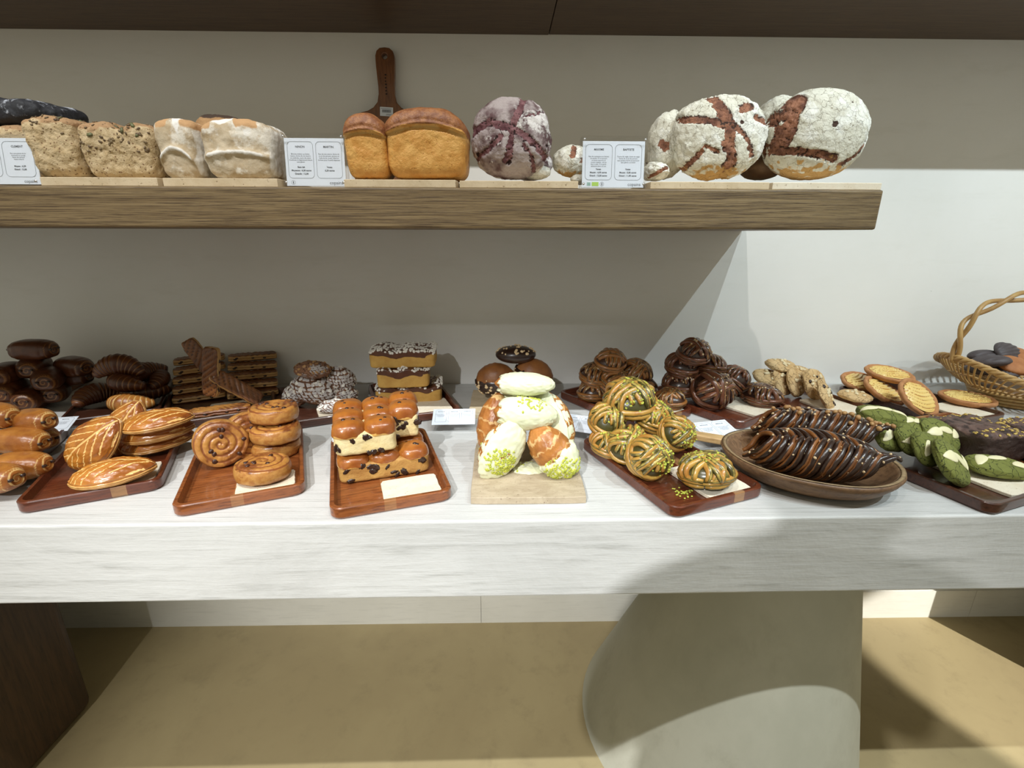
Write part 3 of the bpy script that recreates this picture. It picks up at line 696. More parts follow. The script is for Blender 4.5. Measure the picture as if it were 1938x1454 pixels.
# scored round loaves: cut lines given on the face that looks into the room (x, z in units of the radius)
def seg_d(x, z, a, b_):
    ax, az = a; bx, bz = b_; dx, dz = bx - ax, bz - az
    t = max(0, min(1, ((x - ax) * dx + (z - az) * dz) / (dx * dx + dz * dz + 1e-9)))
    return math.hypot(x - ax - t * dx, z - az - t * dz), t
def boule(label, box, depth, mat, cuts, holes=(), seed=0, e=2.2, lumps=0.05, fine=0.02, sub=6, tilt=(0, 0, 0), brown_low=0.0, name='round_loaf', group='round loaves on the bread shelf'):
    (c, w_, h_) = box; sx, sy, sz = w_ / 2, depth / 2, h_ / 2
    def f(d):
        p = sup(d, e, 1, 1, 1); x, z = p.x, p.z
        n = fbm(d + Vector((seed, 0, 0)), 2.0); n2 = fbm(d + Vector((seed, 3, 0)), 7.0); n3 = fbm(d + Vector((seed, 6, 0)), 22)
        m = 0.0; dk = 0.0
        if d.y < 0.35:
            for pts, w0 in cuts:
                for i in range(len(pts) - 1):
                    dd, t = seg_d(x + 0.05 * n2, z + 0.05 * n, pts[i], pts[i + 1])
                    ww = w0 * (1 + 0.35 * n2)
                    m = max(m, sm(ww * 1.12, ww * 0.85, dd)); dk = max(dk, 0.8 * math.exp(-((dd - ww) / 0.022)**2) * (n3 > -0.05))
            for hx, hz, hr in holes:
                dd = math.hypot(x - hx + 0.03 * n3, z - hz + 0.03 * n2); dk = max(dk, sm(hr, hr * 0.6, dd))
        k = 1 + lumps * n + fine * n2 + 0.008 * n3 - 0.055 * m * (0.7 + 0.8 * n3) + 0.02 * math.exp(-((m - 0.3) / 0.2)**2) * (m > 0.02) - 0.04 * sm(0.3, 1, dk)
        return Vector((p.x * sx * k, p.y * sy * k, p.z * sz * k)), (m, dk, sm(-0.55, -0.95, z + 0.3 * n2) * brown_low)
    o = sculpt(name, mat, f, sub); o.location = (c.x, c.y, c.z); o.rotation_euler = tilt
    return tag(o, label, 'bread', group)
YB = -0.41
boule('purple-grey round loaf with star-shaped dark scores', bb(893, 1043, 185, 340, YB), 0.11, F_purple,
      [([(0.30, 0.95), (0.12, 0.45), (0.0, 0.15), (-0.05, -0.25), (-0.10, -0.60)], 0.085), ([(-0.95, 0.12), (-0.60, 0.30), (-0.2, 0.18), (0.02, 0.12)], 0.10), ([(0.02, 0.12), (0.35, -0.05), (0.62, -0.25), (0.85, -0.50)], 0.075),
       ([(0.30, 0.45), (0.55, 0.50), (0.80, 0.62)], 0.025), ([(-0.85, -0.50), (-0.55, -0.32), (-0.25, -0.02)], 0.055), ([(0.28, -0.25), (0.48, -0.50), (0.58, -0.80)], 0.05)],
      holes=[(-0.08, -0.66, 0.07), (0.88, -0.2, 0.05)], seed=3, lumps=0.04)
boule('purple loaf half hidden behind the purple-grey round loaf', bb(958, 1046, 280, 342, YB + 0.10), 0.06, F_purple, [], seed=9, sub=5)
boule('small floured bun lying against the purple-grey round loaf', bb(990, 1042, 313, 340, YB + 0.02), 0.04, F_boule, [], seed=5, sub=4, lumps=0.1)
boule('small round roll with a golden crack beside the upright sign', bb(1047, 1120, 276, 335, YB + 0.03), 0.07, F_boule, [([(-0.05, 0.8), (-0.1, 0.2)], 0.14), ([(0.3, -0.2), (0.7, 0.4)], 0.10)], seed=6, sub=5, lumps=0.07, brown_low=1.0)
boule('small floured bun low behind the upright sign', bb(1080, 1112, 330, 350, YB - 0.03), 0.04, F_boule, [], seed=2, sub=4, lumps=0.1)
boule('floured boule with a bold star of brown scores', bb(1270, 1447, 181, 341, YB - 0.01), 0.085, F_boule,
      [([(-0.28, 0.85), (-0.05, 0.40), (0.05, 0.15), (0.05, -0.20), (0.18, -0.60), (0.10, -0.92)], 0.13), ([(-0.85, 0.40), (-0.35, 0.32), (0.0, 0.18)], 0.085), ([(0.1, 0.25), (0.45, -0.10), (0.62, -0.45)], 0.055),
       ([(0.62, 0.40), (0.88, 0.36)], 0.075), ([(0.30, 0.62), (0.44, 0.70)], 0.11), ([(-0.70, -0.72), (-0.48, -0.40)], 0.06), ([(-0.40, -0.30), (-0.15, -0.42)], 0.05)],
      holes=[(-0.1, 0.28, 0.05), (0.3, 0.30, 0.06), (-0.2, -0.42, 0.04), (0.08, -0.60, 0.04)], seed=11, lumps=0.05, fine=0.03, brown_low=0.7)
boule('floured loaf with a brown slash, left behind the star-scored boule', bb(1226, 1300, 212, 338, YB + 0.035), 0.08, F_boule, [([(-0.6, 0.0), (-0.35, -0.15), (0.0, 0.0)], 0.14)], seed=13, sub=5, lumps=0.09)
boule('small brown crusty roll behind the left loaf beside the upright sign', bb(1222, 1262, 252, 318, YB + 0.10), 0.08, F_boule, [([(-0.5, 0.2), (-0.4, -0.7)], 0.35)], seed=14, sub=5, lumps=0.1)
boule('pointed crust end lying low to the right of the upright sign', bb(1216, 1262, 308, 342, YB), 0.08, F_boule, [([(-0.5, -0.6), (0.5, 0.2)], 0.2)], seed=15, sub=5, lumps=0.12)
boule('pale floured loaf behind, between the two big boules', bb(1420, 1515, 184, 330, YB + 0.10), 0.12, F_boule, [], seed=17, sub=5)
boule('dark crusty underside of a loaf between the two big boules', bb(1404, 1478, 290, 341, YB + 0.06), 0.09, food('dark_underside', (0.12, 0.06, 0.03), (0.2, 0.11, 0.05), ns=30), [], seed=27, sub=4)
boule('large white-floured boule with brown side slashes at the right end', bb(1448, 1634, 169, 341, YB - 0.012), 0.12, F_boule,
      [([(-0.62, 0.72), (-0.78, 0.35), (-0.80, -0.02), (-0.86, -0.26)], 0.14), ([(-0.90, -0.38), (-0.5, -0.45), (-0.1, -0.52), (0.15, -0.58)], 0.085), ([(0.35, -0.72), (0.62, -0.50), (0.85, -0.15), (0.93, 0.15)], 0.05), ([(-0.92, 0.60), (-0.95, 0.2)], 0.03)],
      holes=[(0.0, 0.12, 0.07), (0.34, 0.62, 0.03)], seed=23, lumps=0.025, fine=0.012, brown_low=1.0)
# ------------------------------------------------------------------ pastry builders (each thing's origin sits at its middle)
F_gold = food('glazed_pastry', (0.52, 0.20, 0.026), (0.34, 0.10, 0.014), r=(0.86, 0.55, 0.20), g=(0.70, 0.42, 0.14, 0.52, 0.26, 0.07), ns=22, rough=0.34, bs=0.35, bd=0.0015, bscale=70, coat=0.45, brk=0.25, patch=26, patch_col=(0.24, 0.062, 0.012), patch_rng=(0.56, 0.72))
F_roll = food('golden_viennoiserie', (0.50, 0.205, 0.038), (0.31, 0.10, 0.018), r=(0.70, 0.45, 0.17), g=(0.30, 0.10, 0.02), ns=26, nmix=1.2, rough=0.36, bs=0.6, bd=0.002, bscale=60, coat=0.35, patch=30, patch_col=(0.30, 0.095, 0.018), patch_rng=(0.55, 0.70))
F_rollD = food('dark_shaded_viennoiserie', (0.125, 0.036, 0.010), (0.065, 0.018, 0.006), r=(0.27, 0.115, 0.032), g=(0.08, 0.02, 0.008), ns=26, rough=0.4, bs=0.4, bd=0.0015, bscale=80, coat=0.2)  # dark crust, deepened further: the back row's shade is put into the colour
F_swirl = food('raisin_swirl_crust', (0.52, 0.245, 0.055), (0.34, 0.125, 0.026), r=(0.24, 0.075, 0.02), g=(0.36, 0.14, 0.03, 0.50, 0.25, 0.065), ns=34, nmix=1.3, rough=0.38, bs=0.6, bd=0.002, bscale=70, coat=0.3, patch=32, patch_col=(0.17, 0.048, 0.011), patch_rng=(0.50, 0.64))
F_choc = food('dark_chocolate', (0.035, 0.014, 0.008), (0.022, 0.009, 0.006), ns=40, rough=0.35, bs=0.3, bd=0.001, coat=0.2)
F_raisin = food('raisin', (0.035, 0.012, 0.008), (0.06, 0.02, 0.01), ns=90, rough=0.4, bs=0.5)
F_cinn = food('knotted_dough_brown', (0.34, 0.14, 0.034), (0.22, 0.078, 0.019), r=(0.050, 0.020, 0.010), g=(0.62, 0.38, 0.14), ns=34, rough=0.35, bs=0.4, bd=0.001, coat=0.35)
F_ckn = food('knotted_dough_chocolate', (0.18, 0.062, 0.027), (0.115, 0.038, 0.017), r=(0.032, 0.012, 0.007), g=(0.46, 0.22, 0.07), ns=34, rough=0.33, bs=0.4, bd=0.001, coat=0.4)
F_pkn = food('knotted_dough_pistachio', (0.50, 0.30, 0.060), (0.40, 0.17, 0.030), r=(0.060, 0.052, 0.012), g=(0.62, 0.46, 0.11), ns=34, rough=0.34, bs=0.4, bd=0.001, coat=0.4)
F_babka = food('babka_dough', (0.30, 0.115, 0.030), (0.13, 0.042, 0.013), r=(0.028, 0.011, 0.006), g=(0.42, 0.20, 0.06), ns=30, rough=0.33, bs=0.5, bd=0.0015, coat=0.4)
F_pist = food('chopped_pistachio', (0.60, 0.60, 0.085), (0.36, 0.42, 0.05), ns=120, rough=0.7)
F_nut = food('chopped_hazelnut', (0.68, 0.48, 0.26), (0.80, 0.62, 0.38), ns=120, rough=0.7)
F_haz = food('roasted_hazelnut', (0.50, 0.29, 0.11), (0.38, 0.19, 0.07), ns=60, rough=0.5)
F_cream = food('pistachio_cream', (0.80, 0.81, 0.58), (0.74, 0.76, 0.51), ns=20, rough=0.55, bs=0.35, bd=0.002, bscale=28, speck=(190, 0.10, (0.30, 0.34, 0.10)))
F_flaky = food('flaky_shell', (0.50, 0.20, 0.042), (0.27, 0.085, 0.018), r=(0.70, 0.45, 0.19), ns=28, rough=0.42, bs=0.6, bd=0.002, bscale=60, coat=0.2)
F_crumb = food('pale_crumb', (0.76, 0.64, 0.36), (0.68, 0.52, 0.24), ns=40, rough=0.85, bs=0.8, bd=0.002, bscale=130)
F_crumbY = food('yellow_crumb', (0.60, 0.36, 0.09), (0.50, 0.27, 0.06), ns=40, rough=0.8, bs=0.6, bd=0.0015, bscale=140)
F_crumbB = food('baked_crumb', (0.50, 0.28, 0.075), (0.36, 0.17, 0.038), ns=30, nmix=1.4, rough=0.7, bs=0.8, bd=0.003, bscale=60)
F_stick = food('stick_pastry', (0.25, 0.095, 0.026), (0.15, 0.05, 0.014), r=(0.50, 0.29, 0.10), g=(0.10, 0.035, 0.012), ns=30, rough=0.4, bs=0.6, bd=0.002, coat=0.25)
F_bun = food('glazed_bun_top', (0.46, 0.165, 0.026), (0.25, 0.068, 0.013), r=(0.66, 0.38, 0.10), ns=16, nmix=1.2, rough=0.3, bs=0.5, bd=0.002, bscale=50, coat=0.5)
F_sugar = food('pearl_sugar', (0.85, 0.82, 0.76), (0.78, 0.74, 0.66), ns=60, rough=0.6)
F_alm = food('sugared_almond_croissant', (0.28, 0.14, 0.075), (0.18, 0.085, 0.045), r=(0.62, 0.59, 0.58), g=(0.10, 0.045, 0.025), ns=40, rough=0.85, bs=1.0, bd=0.004, bscale=60, patch=22, patch_col=(0.50, 0.46, 0.44), patch_rng=(0.52, 0.60))
F_blanch = food('blanched_nut', (0.80, 0.68, 0.44), (0.72, 0.58, 0.34), ns=60, rough=0.6)
F_cook = food('nut_cookie', (0.70, 0.50, 0.26), (0.58, 0.37, 0.16), r=(0.82, 0.74, 0.56), ns=26, rough=0.85, bs=0.6, bd=0.002, bscale=70, crack=60, crack_col=(0.30, 0.18, 0.08), crack_w=0.035)
F_match = food('matcha_cookie', (0.20, 0.215, 0.045), (0.145, 0.16, 0.03), ns=30, rough=0.85, bs=0.7, bd=0.002, bscale=80, crack=48, crack_col=(0.035, 0.045, 0.012), crack_w=0.028)
F_white = food('white_chocolate', (0.86, 0.80, 0.52), (0.82, 0.75, 0.46), ns=30, rough=0.45, bs=0.2)
F_apple = food('apple_slices', (0.88, 0.66, 0.25), (0.84, 0.57, 0.17), r=(0.46, 0.19, 0.035), ns=12, rough=0.35, bs=0.3, bd=0.001, coat=0.3, brk=0.1)
F_tart = food('tartlet_crust', (0.40, 0.17, 0.062), (0.52, 0.25, 0.10), ns=60, rough=0.8, bs=0.8, bd=0.0015, bscale=160)
F_madd = food('charcoal_madeleine', (0.085, 0.068, 0.070), (0.06, 0.046, 0.048), ns=60, rough=0.55, bs=0.3)
F_madb = food('golden_madeleine', (0.48, 0.20, 0.07), (0.38, 0.14, 0.045), ns=40, rough=0.7, bs=0.5)
F_brow = food('brownie_cake', (0.045, 0.022, 0.016), (0.028, 0.013, 0.010), r=(0.15, 0.085, 0.065, 0.10, 0.055, 0.045), ns=40, rough=0.55, bs=0.9, bd=0.004, bscale=70)
F_wick = food('wicker_cane', (0.52, 0.33, 0.12), (0.38, 0.21, 0.07), r=(0.16, 0.08, 0.03), ns=30, rough=0.45, bs=0.3)
F_olive = wood('carved_olive_wood', (0.24, 0.135, 0.065), (0.155, 0.082, 0.040), (0.08, 0.04, 0.02), (3, 10, 10), 0.5, 0, 0.25, 5)
F_oliver = wood('carved_rim_wood', (0.38, 0.27, 0.15), (0.27, 0.18, 0.09), (0.14, 0.085, 0.04), (3, 10, 10), 0.55, 0, 0.25, 5)

TF = TT + TFL + 0.0008                         # a tray's floor
def P(px, py, z): return onz(px, py, z)
def mend(o, loc, rot=(0, 0, 0)):
    o.location = loc; o.rotation_euler = tuple(R(a) for a in rot); return o
def bits(o, n, mat, name, size=(0.0022, 0.0016, 0.0014), seed=0, test=None, parent=None, lvl=1, kind='stuff', rngk=(0.6, 1.3), lift=0.0004):
    rnd = random.Random(seed); m = MB(); test = test or (lambda c, nn: nn.z > 0.2); last = None
    for p, nrm in scatter(o, n, seed, test, lift):
        mt = Vector(nrm).to_track_quat('Z', 'Y').to_matrix() @ Matrix.Rotation(rnd.uniform(0, 6.28), 3, 'Z'); k = rnd.uniform(*rngk)
        vs, fs = ico(lvl)
        if kind is None: m = MB()
        m.add([mt @ Vector((d.x * size[0] * k, d.y * size[1] * k, d.z * size[2] * k)) * (1 if lvl == 1 else 1 + 0.12 * mnoise.noise(d * 2 + p * 900)) + Vector(p) for d in vs], fs)
        if kind is None: last = m.build(name, mat, parent or o)
    if kind is None: return last
    return m.build(name, mat, parent or o, kind=kind, smooth=lvl > 1)

# ---- pain au chocolat roll: lies along x, spiral ends
def roll_mesh(L, rr, seed=0, mat=None, name='chocolate_roll'):
    def f(d):
        p = sup(d, 2.7, L / 2, rr * 1.15, rr * 0.98); u = p.x / (L / 2)
        ang = math.atan2(p.z, p.y); rad = math.hypot(p.y, p.z) / rr
        n = fbm(p + Vector((seed, 0, 0)), 30)
        end = sm(0.62, 0.80, abs(u))
        spiral = math.sin(rad * 19 + ang * 1.0 + abs(u) * 30)
        k = 1 + 0.03 * n + end * 0.035 * spiral - 0.05 * math.exp(-((abs(u) - 0.66) / 0.05)**2)
        p = Vector((p.x * (1 + 0.03 * n - 0.05 * end * (rad < 0.35)), p.y * k, p.z * k))
        return p, (end * (0.30 + 0.40 * math.sin(rad * 21 + ang)) if abs(u) > 0.88 else end * (0.35 + 0.25 * math.sin(abs(u) * 60 + ang)), 0, 0)
    o = sculpt(name, mat or F_roll, f, 5)
    for yy in (-0.42, 0.38): MB().blob((0, yy * rr, 0.1 * rr), (L / 2 + 0.0022, 0.0052, 0.0036), n=3, e=5, jit=0.03, seed=seed + yy).build('chocolate_stick', F_choc, o)
    return o

def croissant(name, L=0.11, rr=0.024, bend=0.9, mat=None, seed=0):
    n = 66; pts = []; rad = []; cs = []
    for i in range(n):
        t = i / (n - 1); a = (t - 0.5) * 2 * bend; Rr = L / (2 * math.sin(min(bend, 1.5)))
        pts.append(Vector((Rr * math.sin(a), Rr * math.cos(a) - Rr, 0)))
        env = math.sin(PI * (0.05 + 0.90 * t)) ** 0.62
        saw = (abs(t - 0.5) * 13) % 1.0
        rad.append(rr * env * (0.93 + 0.13 * (1 - saw))); cs.append(saw)
    m = MB(); m.tube(pts, rad, 22, flat=0.86, up=(0, 0, 1), colfn=lambda u, th: (sm(0.55, 0.95, (abs(u - 0.5) * 13) % 1.0) * 0.9, sm(0.12, 0.0, (abs(u - 0.5) * 13) % 1.0), 0))
    for i, v in enumerate(m.v):
        p = Vector(v); m.v[i] = tuple(p + Vector((0, 0, 1)) * 0.0012 * fbm(p + Vector((seed, 0, 0)), 60))
    return m.build(name, mat or F_roll)

def turnover(name, L=0.125, W=0.082, H=0.036, seed=0):
    def f(d):
        x = d.x; q = (1 - x * x)
        y = d.y * (max(q, 0) ** 0.16) * (1 - 0.10 * x); z = d.z
        n = fbm(d + Vector((seed, 0, 0)), 3); n2 = fbm(d + Vector((seed, 0, 0)), 14)
        zz = z * H * 0.78 if z > 0 else z * H * 0.38
        lay = math.sin(z * 34) * sm(0.42, 0.15, abs(z + 0.05))
        k = 1 + 0.022 * n + 0.018 * lay
        ax = abs(y)
        side = (x * 0.9 + ax * 1.0) * 3.2 + 0.08 * n2 + 0.25 + (0.25 if y > 0 else 0)
        fr = abs(side - round(side)) / 3.2
        vein = max(sm(0.050, 0.024, abs(y + 0.04 * math.sin(3 * x))), sm(0.036, 0.016, fr) * sm(0.06, 0.1, ax) * sm(0.86, 0.74, ax)) if z > 0.12 else 0
        pale = sm(0.34, 0.12, z) * sm(-0.8, -0.3, z)
        zz -= 0.0012 * vein
        return Vector((x * L / 2 * k, y * W / 2 * k, zz * k + 0.0012 * n)), (vein * sm(0.12, 0.3, z), pale * (0.6 + 0.4 * lay), 0)
    return sculpt(name, F_gold, f, 6)

def swirl(name, r=0.047, h=0.030, seed=0, ell=1.0, raisins=9):
    """rolled raisin pastry: spiral on both faces"""
    nr, nt = 34, 120; rnd = random.Random(seed); m = MB(); vs = []; cs = []; pit = r / 3.6
    def top(rr, th):
        ph = (rr / pit - th / (2 * PI)) * 2 * PI
        g = (0.5 + 0.5 * math.cos(ph)); g2 = g ** 4
        z = h / 2 + 0.0018 * (1 - g ** 2) - 0.004 * (rr / r) ** 5 + 0.0012 * fbm(Vector((rr * math.cos(th), rr * math.sin(th), seed)), 60)
        return z, g2
    for side in (1, -1):
        for i in range(nr + 1):
            rr = r * 0.985 * i / nr + 1e-5
            for j in range(nt):
                th = 2 * PI * j / nt; z, g = top(rr, th); k = 1 + 0.02 * math.sin(3 * th + seed)
                vs.append((rr * k * math.cos(th), rr * k * ell * math.sin(th), side * z)); cs.append((g, 0.25, 0))
    fs = []
    b0 = (nr + 1) * nt
    for i in range(nr):
        for j in range(nt):
            a, b_, c, d = i * nt + j, i * nt + (j + 1) % nt, (i + 1) * nt + (j + 1) % nt, (i + 1) * nt + j
            fs.append((a, d, c, b_)[::-1]); fs.append((b0 + a, b0 + d, b0 + c, b0 + b_))
    prev = nr * nt
    for q in range(1, 8):
        u = q / 8; k0 = len(vs)
        for j in range(nt):
            th = 2 * PI * j / nt; zt = vs[nr * nt + j][2]; zb = vs[b0 + nr * nt + j][2]; z = zt + (zb - zt) * u
            k = (1 + 0.02 * math.sin(3 * th + seed)) * (0.985 + 0.055 * math.sin(PI * u)) + 0.006 * math.sin(z * 900 + th * 2)
            vs.append((r * k * math.cos(th), r * k * ell * math.sin(th), z)); cs.append((0, 0.4 + 0.5 * abs(math.sin(z * 450 + th)), 0))
        for j in range(nt): fs.append((prev + j, k0 + j, k0 + (j + 1) % nt, prev + (j + 1) % nt))
        prev = k0
    for j in range(nt): fs.append((prev + j, b0 + nr * nt + j, b0 + nr * nt + (j + 1) % nt, prev + (j + 1) % nt))
    m.add(vs, fs, cs); o = m.build(name, F_swirl)
    rb = MB()
    for i in range(raisins * 2):
        th = rnd.uniform(0, 6.28); k = rnd.randrange(1, 4); rr = pit * (k + th / (2 * PI))
        if rr > r * 0.9: continue
        z, _ = top(rr, th); s_ = 1 if i % 2 else -1
        rb = MB(); rb.blob((rr * math.cos(th), rr * ell * math.sin(th), s_ * (z + 0.0005)), (0.0052, 0.0038, 0.0028), (0, 0, th), n=2, jit=0.3, seed=i); rb.build('raisin', F_raisin, o)
    return o

def knot(name, size, mat, seed=0, nuts=None, nutn=0, nut_size=(0.0022, 0.0016, 0.0014)):
    """ball-shaped knotted bun: bundles of parallel dough strands lapping over one another"""
    a, b_, c = size; rnd = random.Random(seed); m = MB()
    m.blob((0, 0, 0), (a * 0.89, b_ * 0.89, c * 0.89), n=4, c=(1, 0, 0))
    def bundle(nrm, n, spread, t0, t1, lift, rr, off=0.0):
        nrm = Vector(nrm).normalized(); e1 = nrm.orthogonal().normalized(); 
        zr = Vector((0, 0, 1)) - nrm * nrm.z
        if zr.length > 0.1: e1 = zr.normalized()
        e2 = nrm.cross(e1)
        for i in range(n):
            o_ = off + (i - (n - 1) / 2) * spread; pts = []; rad = []; K = 22
            for k in range(K):
                t = R(t0 + (t1 - t0) * k / (K - 1)); q = math.sqrt(max(0.02, 1 - o_ * o_))
                d = nrm * o_ + (e1 * math.cos(t) + e2 * math.sin(t)) * q
                d += Vector((math.sin(k * 0.45 + i * 2 + seed), math.cos(k * 0.38 + i * 3 + seed), math.sin(k * 0.5 + seed))) * 0.035
                e_ = math.sin(PI * k / (K - 1)) ** 0.5
                r_ = 0.86 + lift * e_
                pts.append(Vector((d.x * a * r_, d.y * b_ * r_, d.z * c * r_))); rad.append(rr * a * (0.55 + 0.45 * e_))
            ph = rnd.uniform(0, 1)
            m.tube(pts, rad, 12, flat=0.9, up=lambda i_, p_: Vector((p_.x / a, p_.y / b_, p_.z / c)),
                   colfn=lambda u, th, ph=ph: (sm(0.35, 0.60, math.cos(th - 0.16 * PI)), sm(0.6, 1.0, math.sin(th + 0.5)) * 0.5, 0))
    th0 = rnd.uniform(0, 2 * PI)
    h = lambda ang, z: (math.cos(th0 + ang), math.sin(th0 + ang), z)
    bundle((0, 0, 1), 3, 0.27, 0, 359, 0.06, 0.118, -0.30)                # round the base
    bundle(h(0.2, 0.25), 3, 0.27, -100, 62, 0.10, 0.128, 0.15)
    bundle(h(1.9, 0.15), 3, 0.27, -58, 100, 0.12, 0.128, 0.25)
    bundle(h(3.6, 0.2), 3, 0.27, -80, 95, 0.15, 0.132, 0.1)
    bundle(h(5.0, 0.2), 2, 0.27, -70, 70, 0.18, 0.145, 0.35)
    o = m.build(name, mat)
    if nuts: bits(o, nutn, nuts[0], nuts[1], nut_size, seed, lambda cc, nn: nn.z > 0.0 and (cc - Vector((a * 0.25 * math.sin(seed), -b_ * 0.25, c))).length < a * (0.62 + 0.25 * abs(math.sin(cc.x * 260))))
    return o

def stick(name, L=0.15, W=0.036, H=0.014, seed=0, mat=None):
    """flat chocolate-chip pastry stick with a slanted ribbed top and layered sides"""
    def f(d):
        p = sup(d, 7, L / 2, W / 2, H / 2)
        rib = math.sin((p.x + p.y * 0.9) * 420) * sm(0.2, 0.7, d.z)
        n = fbm(p + Vector((seed, 0, 0)), 60)
        lay = math.sin(p.z * 900 + n)
        k = Vector((0, 0, 0.0011 * rib)) + d * 0.0014 * n
        if abs(p.z) < H * 0.4: p = p + Vector((0, 0.0008 * lay * (1 if p.y > 0 else -1), 0))
        return p + k, (sm(0.5, 0.2, abs(p.z) / H * 1.0) * 0.8, sm(-0.2, -0.8, rib) * 0.8, 0)
    o = sculpt(name, mat or F_roll, f, 5)
    m = MB(); rnd = random.Random(seed)
    for i in range(4):
        for s_ in (-1, 1): MB().blob((rnd.uniform(-L * 0.45, L * 0.45), s_ * (W / 2 - 0.0005), rnd.uniform(-0.002, 0.002)), (0.0045, 0.0024, 0.0026), n=2, jit=0.3, seed=i).build('chocolate_chip', F_choc, o)
    return o

def cookie(name, r, h, mat, seed=0, ell=0.95, n=5):
    def f(d):
        p = sup(d, 2.6, r, r * ell, h / 2)
        nn = fbm(d + Vector((seed, 0, 0)), 2.2); n2 = fbm(d + Vector((seed, 0, 0)), 9)
        return Vector((p.x * (1 + 0.05 * nn), p.y * (1 + 0.05 * nn), p.z * (1 + 0.12 * n2) if p.z > 0 else p.z * 0.85)), (0, 0, 0)
    return sculpt(name, mat, f, n)
def nut_cookie(name, r, h, seed, nn=9, sugar=True):
    o = cookie(name, r, h, F_cook, seed)
    bits(o, nn, F_blanch, 'nut', (0.0060, 0.0046, 0.0034), seed, lambda c, n: n.z > 0.7 and Vector((c.x, c.y)).length < r * 0.62, lvl=2, kind=None, rngk=(0.7, 1.1), lift=0.001)
    return o
def matcha(name, a, h, seed, nf=3, ell=0.62):
    o = cookie(name, a, h, F_match, seed, ell); rnd = random.Random(seed * 5 + 1)
    for i in range(nf):
        ang = rnd.uniform(-0.5, 0.5) + (0 if i % 2 else 0.4); x0 = (i - (nf - 1) / 2) * a * 0.62; y0 = rnd.uniform(-0.28, 0.28) * a * ell
        L_, W_ = rnd.uniform(0.34, 0.46) * a, rnd.uniform(0.14, 0.20) * a
        def ff(d, L_=L_, W_=W_, x0=x0, y0=y0, ang=ang):
            x = d.x * L_; y = d.y * W_ * (1 + 0.3 * d.x); X = x * math.cos(ang) - y * math.sin(ang) + x0; Y = x * math.sin(ang) + y * math.cos(ang) + y0
            q = max(0.0, 1 - abs(X / a) ** 2.6 - abs(Y / (a * ell)) ** 2.6) ** (1 / 2.6) * h / 2
            return Vector((X, Y, q * 1.04 + d.z * 0.0022)), (0, 0, 0)
        sculpt('white_chocolate_flake', F_white, ff, 3, o)
    return o
def tartlet(name, r=0.050, seed=0, ell=0.82):
    nr, nt = 30, 88; m = MB(); vs = []; cs = []; mi = []; H = 0.013
    prof = []
    root = empty(name)
    # crust
    def cr(i, th): return 0.012 * math.sin(7 * th + seed) + 0.01 * math.sin(13 * th)
    MB().lathe([(r * 0.70, 0), (r * 0.86, 0.0015), (r * 0.97, 0.007), (r, 0.0115), (r * 0.985, 0.0148), (r * 0.92, 0.0170), (r * 0.86, 0.0160), (r * 0.79, 0.011), (r * 0.4, 0.009), (0.001, 0.009)], 88, sy=ell, wob=cr).build('crust', F_tart, root)
    for i in range(nr + 1):
        rr = r * 0.80 * i / nr + 1e-5
        for j in range(nt):
            th = 2 * PI * j / nt; x, y = rr * math.cos(th), rr * ell * math.sin(th)
            q = (y / (r * ell) * 0.5 + 0.5 + 0.10 * math.cos(x / r * 2.4)) * 10; fr = q - math.floor(q)
            z = 0.0138 + 0.0042 * (1 - fr) + 0.003 * (1 - (rr / r) ** 2) - 0.003 * sm(0.68, 0.77, rr / r)
            vs.append((x, y, z)); cs.append((sm(0.80, 0.98, fr) * 0.9 + sm(0.70, 0.80, rr / r) * 0.5, 0, 0))
    fs = [(i * nt + j, (i + 1) * nt + j, (i + 1) * nt + (j + 1) % nt, i * nt + (j + 1) % nt) for i in range(nr) for j in range(nt)]
    MB().add(vs, fs, cs).build('apple_slices', F_apple, root)
    return root
def cream_croissant(name, a, b_, c, mode='front', nuts=0, seed=0, nut_c=(0, 0), nut_r=0.03):
    """croissant half coated in pistachio cream. Body along x; cream on the -y side ('front') or the +x end ('end')"""
    def body(d):
        n = fbm(d + Vector((seed, 0, 0)), 3); n2 = fbm(d + Vector((seed, 0, 0)), 12)
        rib = math.sin(d.x * 16 + n * 2); taper = (1 - d.x * d.x) ** 0.12 if abs(d.x) < 1 else 0
        k = 1 + 0.03 * n + 0.015 * rib + 0.02 * n2
        return Vector((d.x * a * k, d.y * b_ * k * taper, d.z * c * k * taper)), (sm(0.2, 0.9, rib) * 0.6, 0, 0)
    o = sculpt(name, F_flaky, body, 5)
    if mode == 'none': return o
    def coat(d):
        n = fbm(d + Vector((seed + 5, 0, 0)), 3); n2 = fbm(d + Vector((seed + 5, 0, 0)), 9)
        if mode == 'front': s_ = -d.y * 0.9 - 0.5 * d.z + 0.12 + 0.08 * n + 0.03 * n2
        elif mode == 'all': s_ = 0.82 + d.x + 0.14 * n
        else: s_ = d.x - 0.12 + 0.14 * n + 0.08 * n2
        k = (0.90 + 0.20 * sm(-0.02, 0.10, s_)) * (1 + 0.018 * n2 + 0.022 * math.sin(d.x * 15 + n * 4 + d.z * 3))
        if mode == 'front': ext = Vector((d.x * a * k * 1.02, d.y * b_ * k * 0.92, d.z * c * k * 1.12))
        else: ext = Vector((d.x * a * k, d.y * b_ * k * 1.04, d.z * c * k * 1.04))
        return ext, (0, 0, 0)
    cr = sculpt('cream_coat', F_cream, coat, 5, o)
    if nuts:
        bits(cr, nuts, F_pist, 'chopped_pistachios', (0.0026, 0.0019, 0.0016), seed, lambda cc, nn: (nn.y < -0.15 or nn.z > 0.3) and math.hypot(cc.x - nut_c[0], cc.z - nut_c[1]) < nut_r * (0.75 + 0.5 * abs(math.sin(cc.x * 300))), parent=o)
    return o
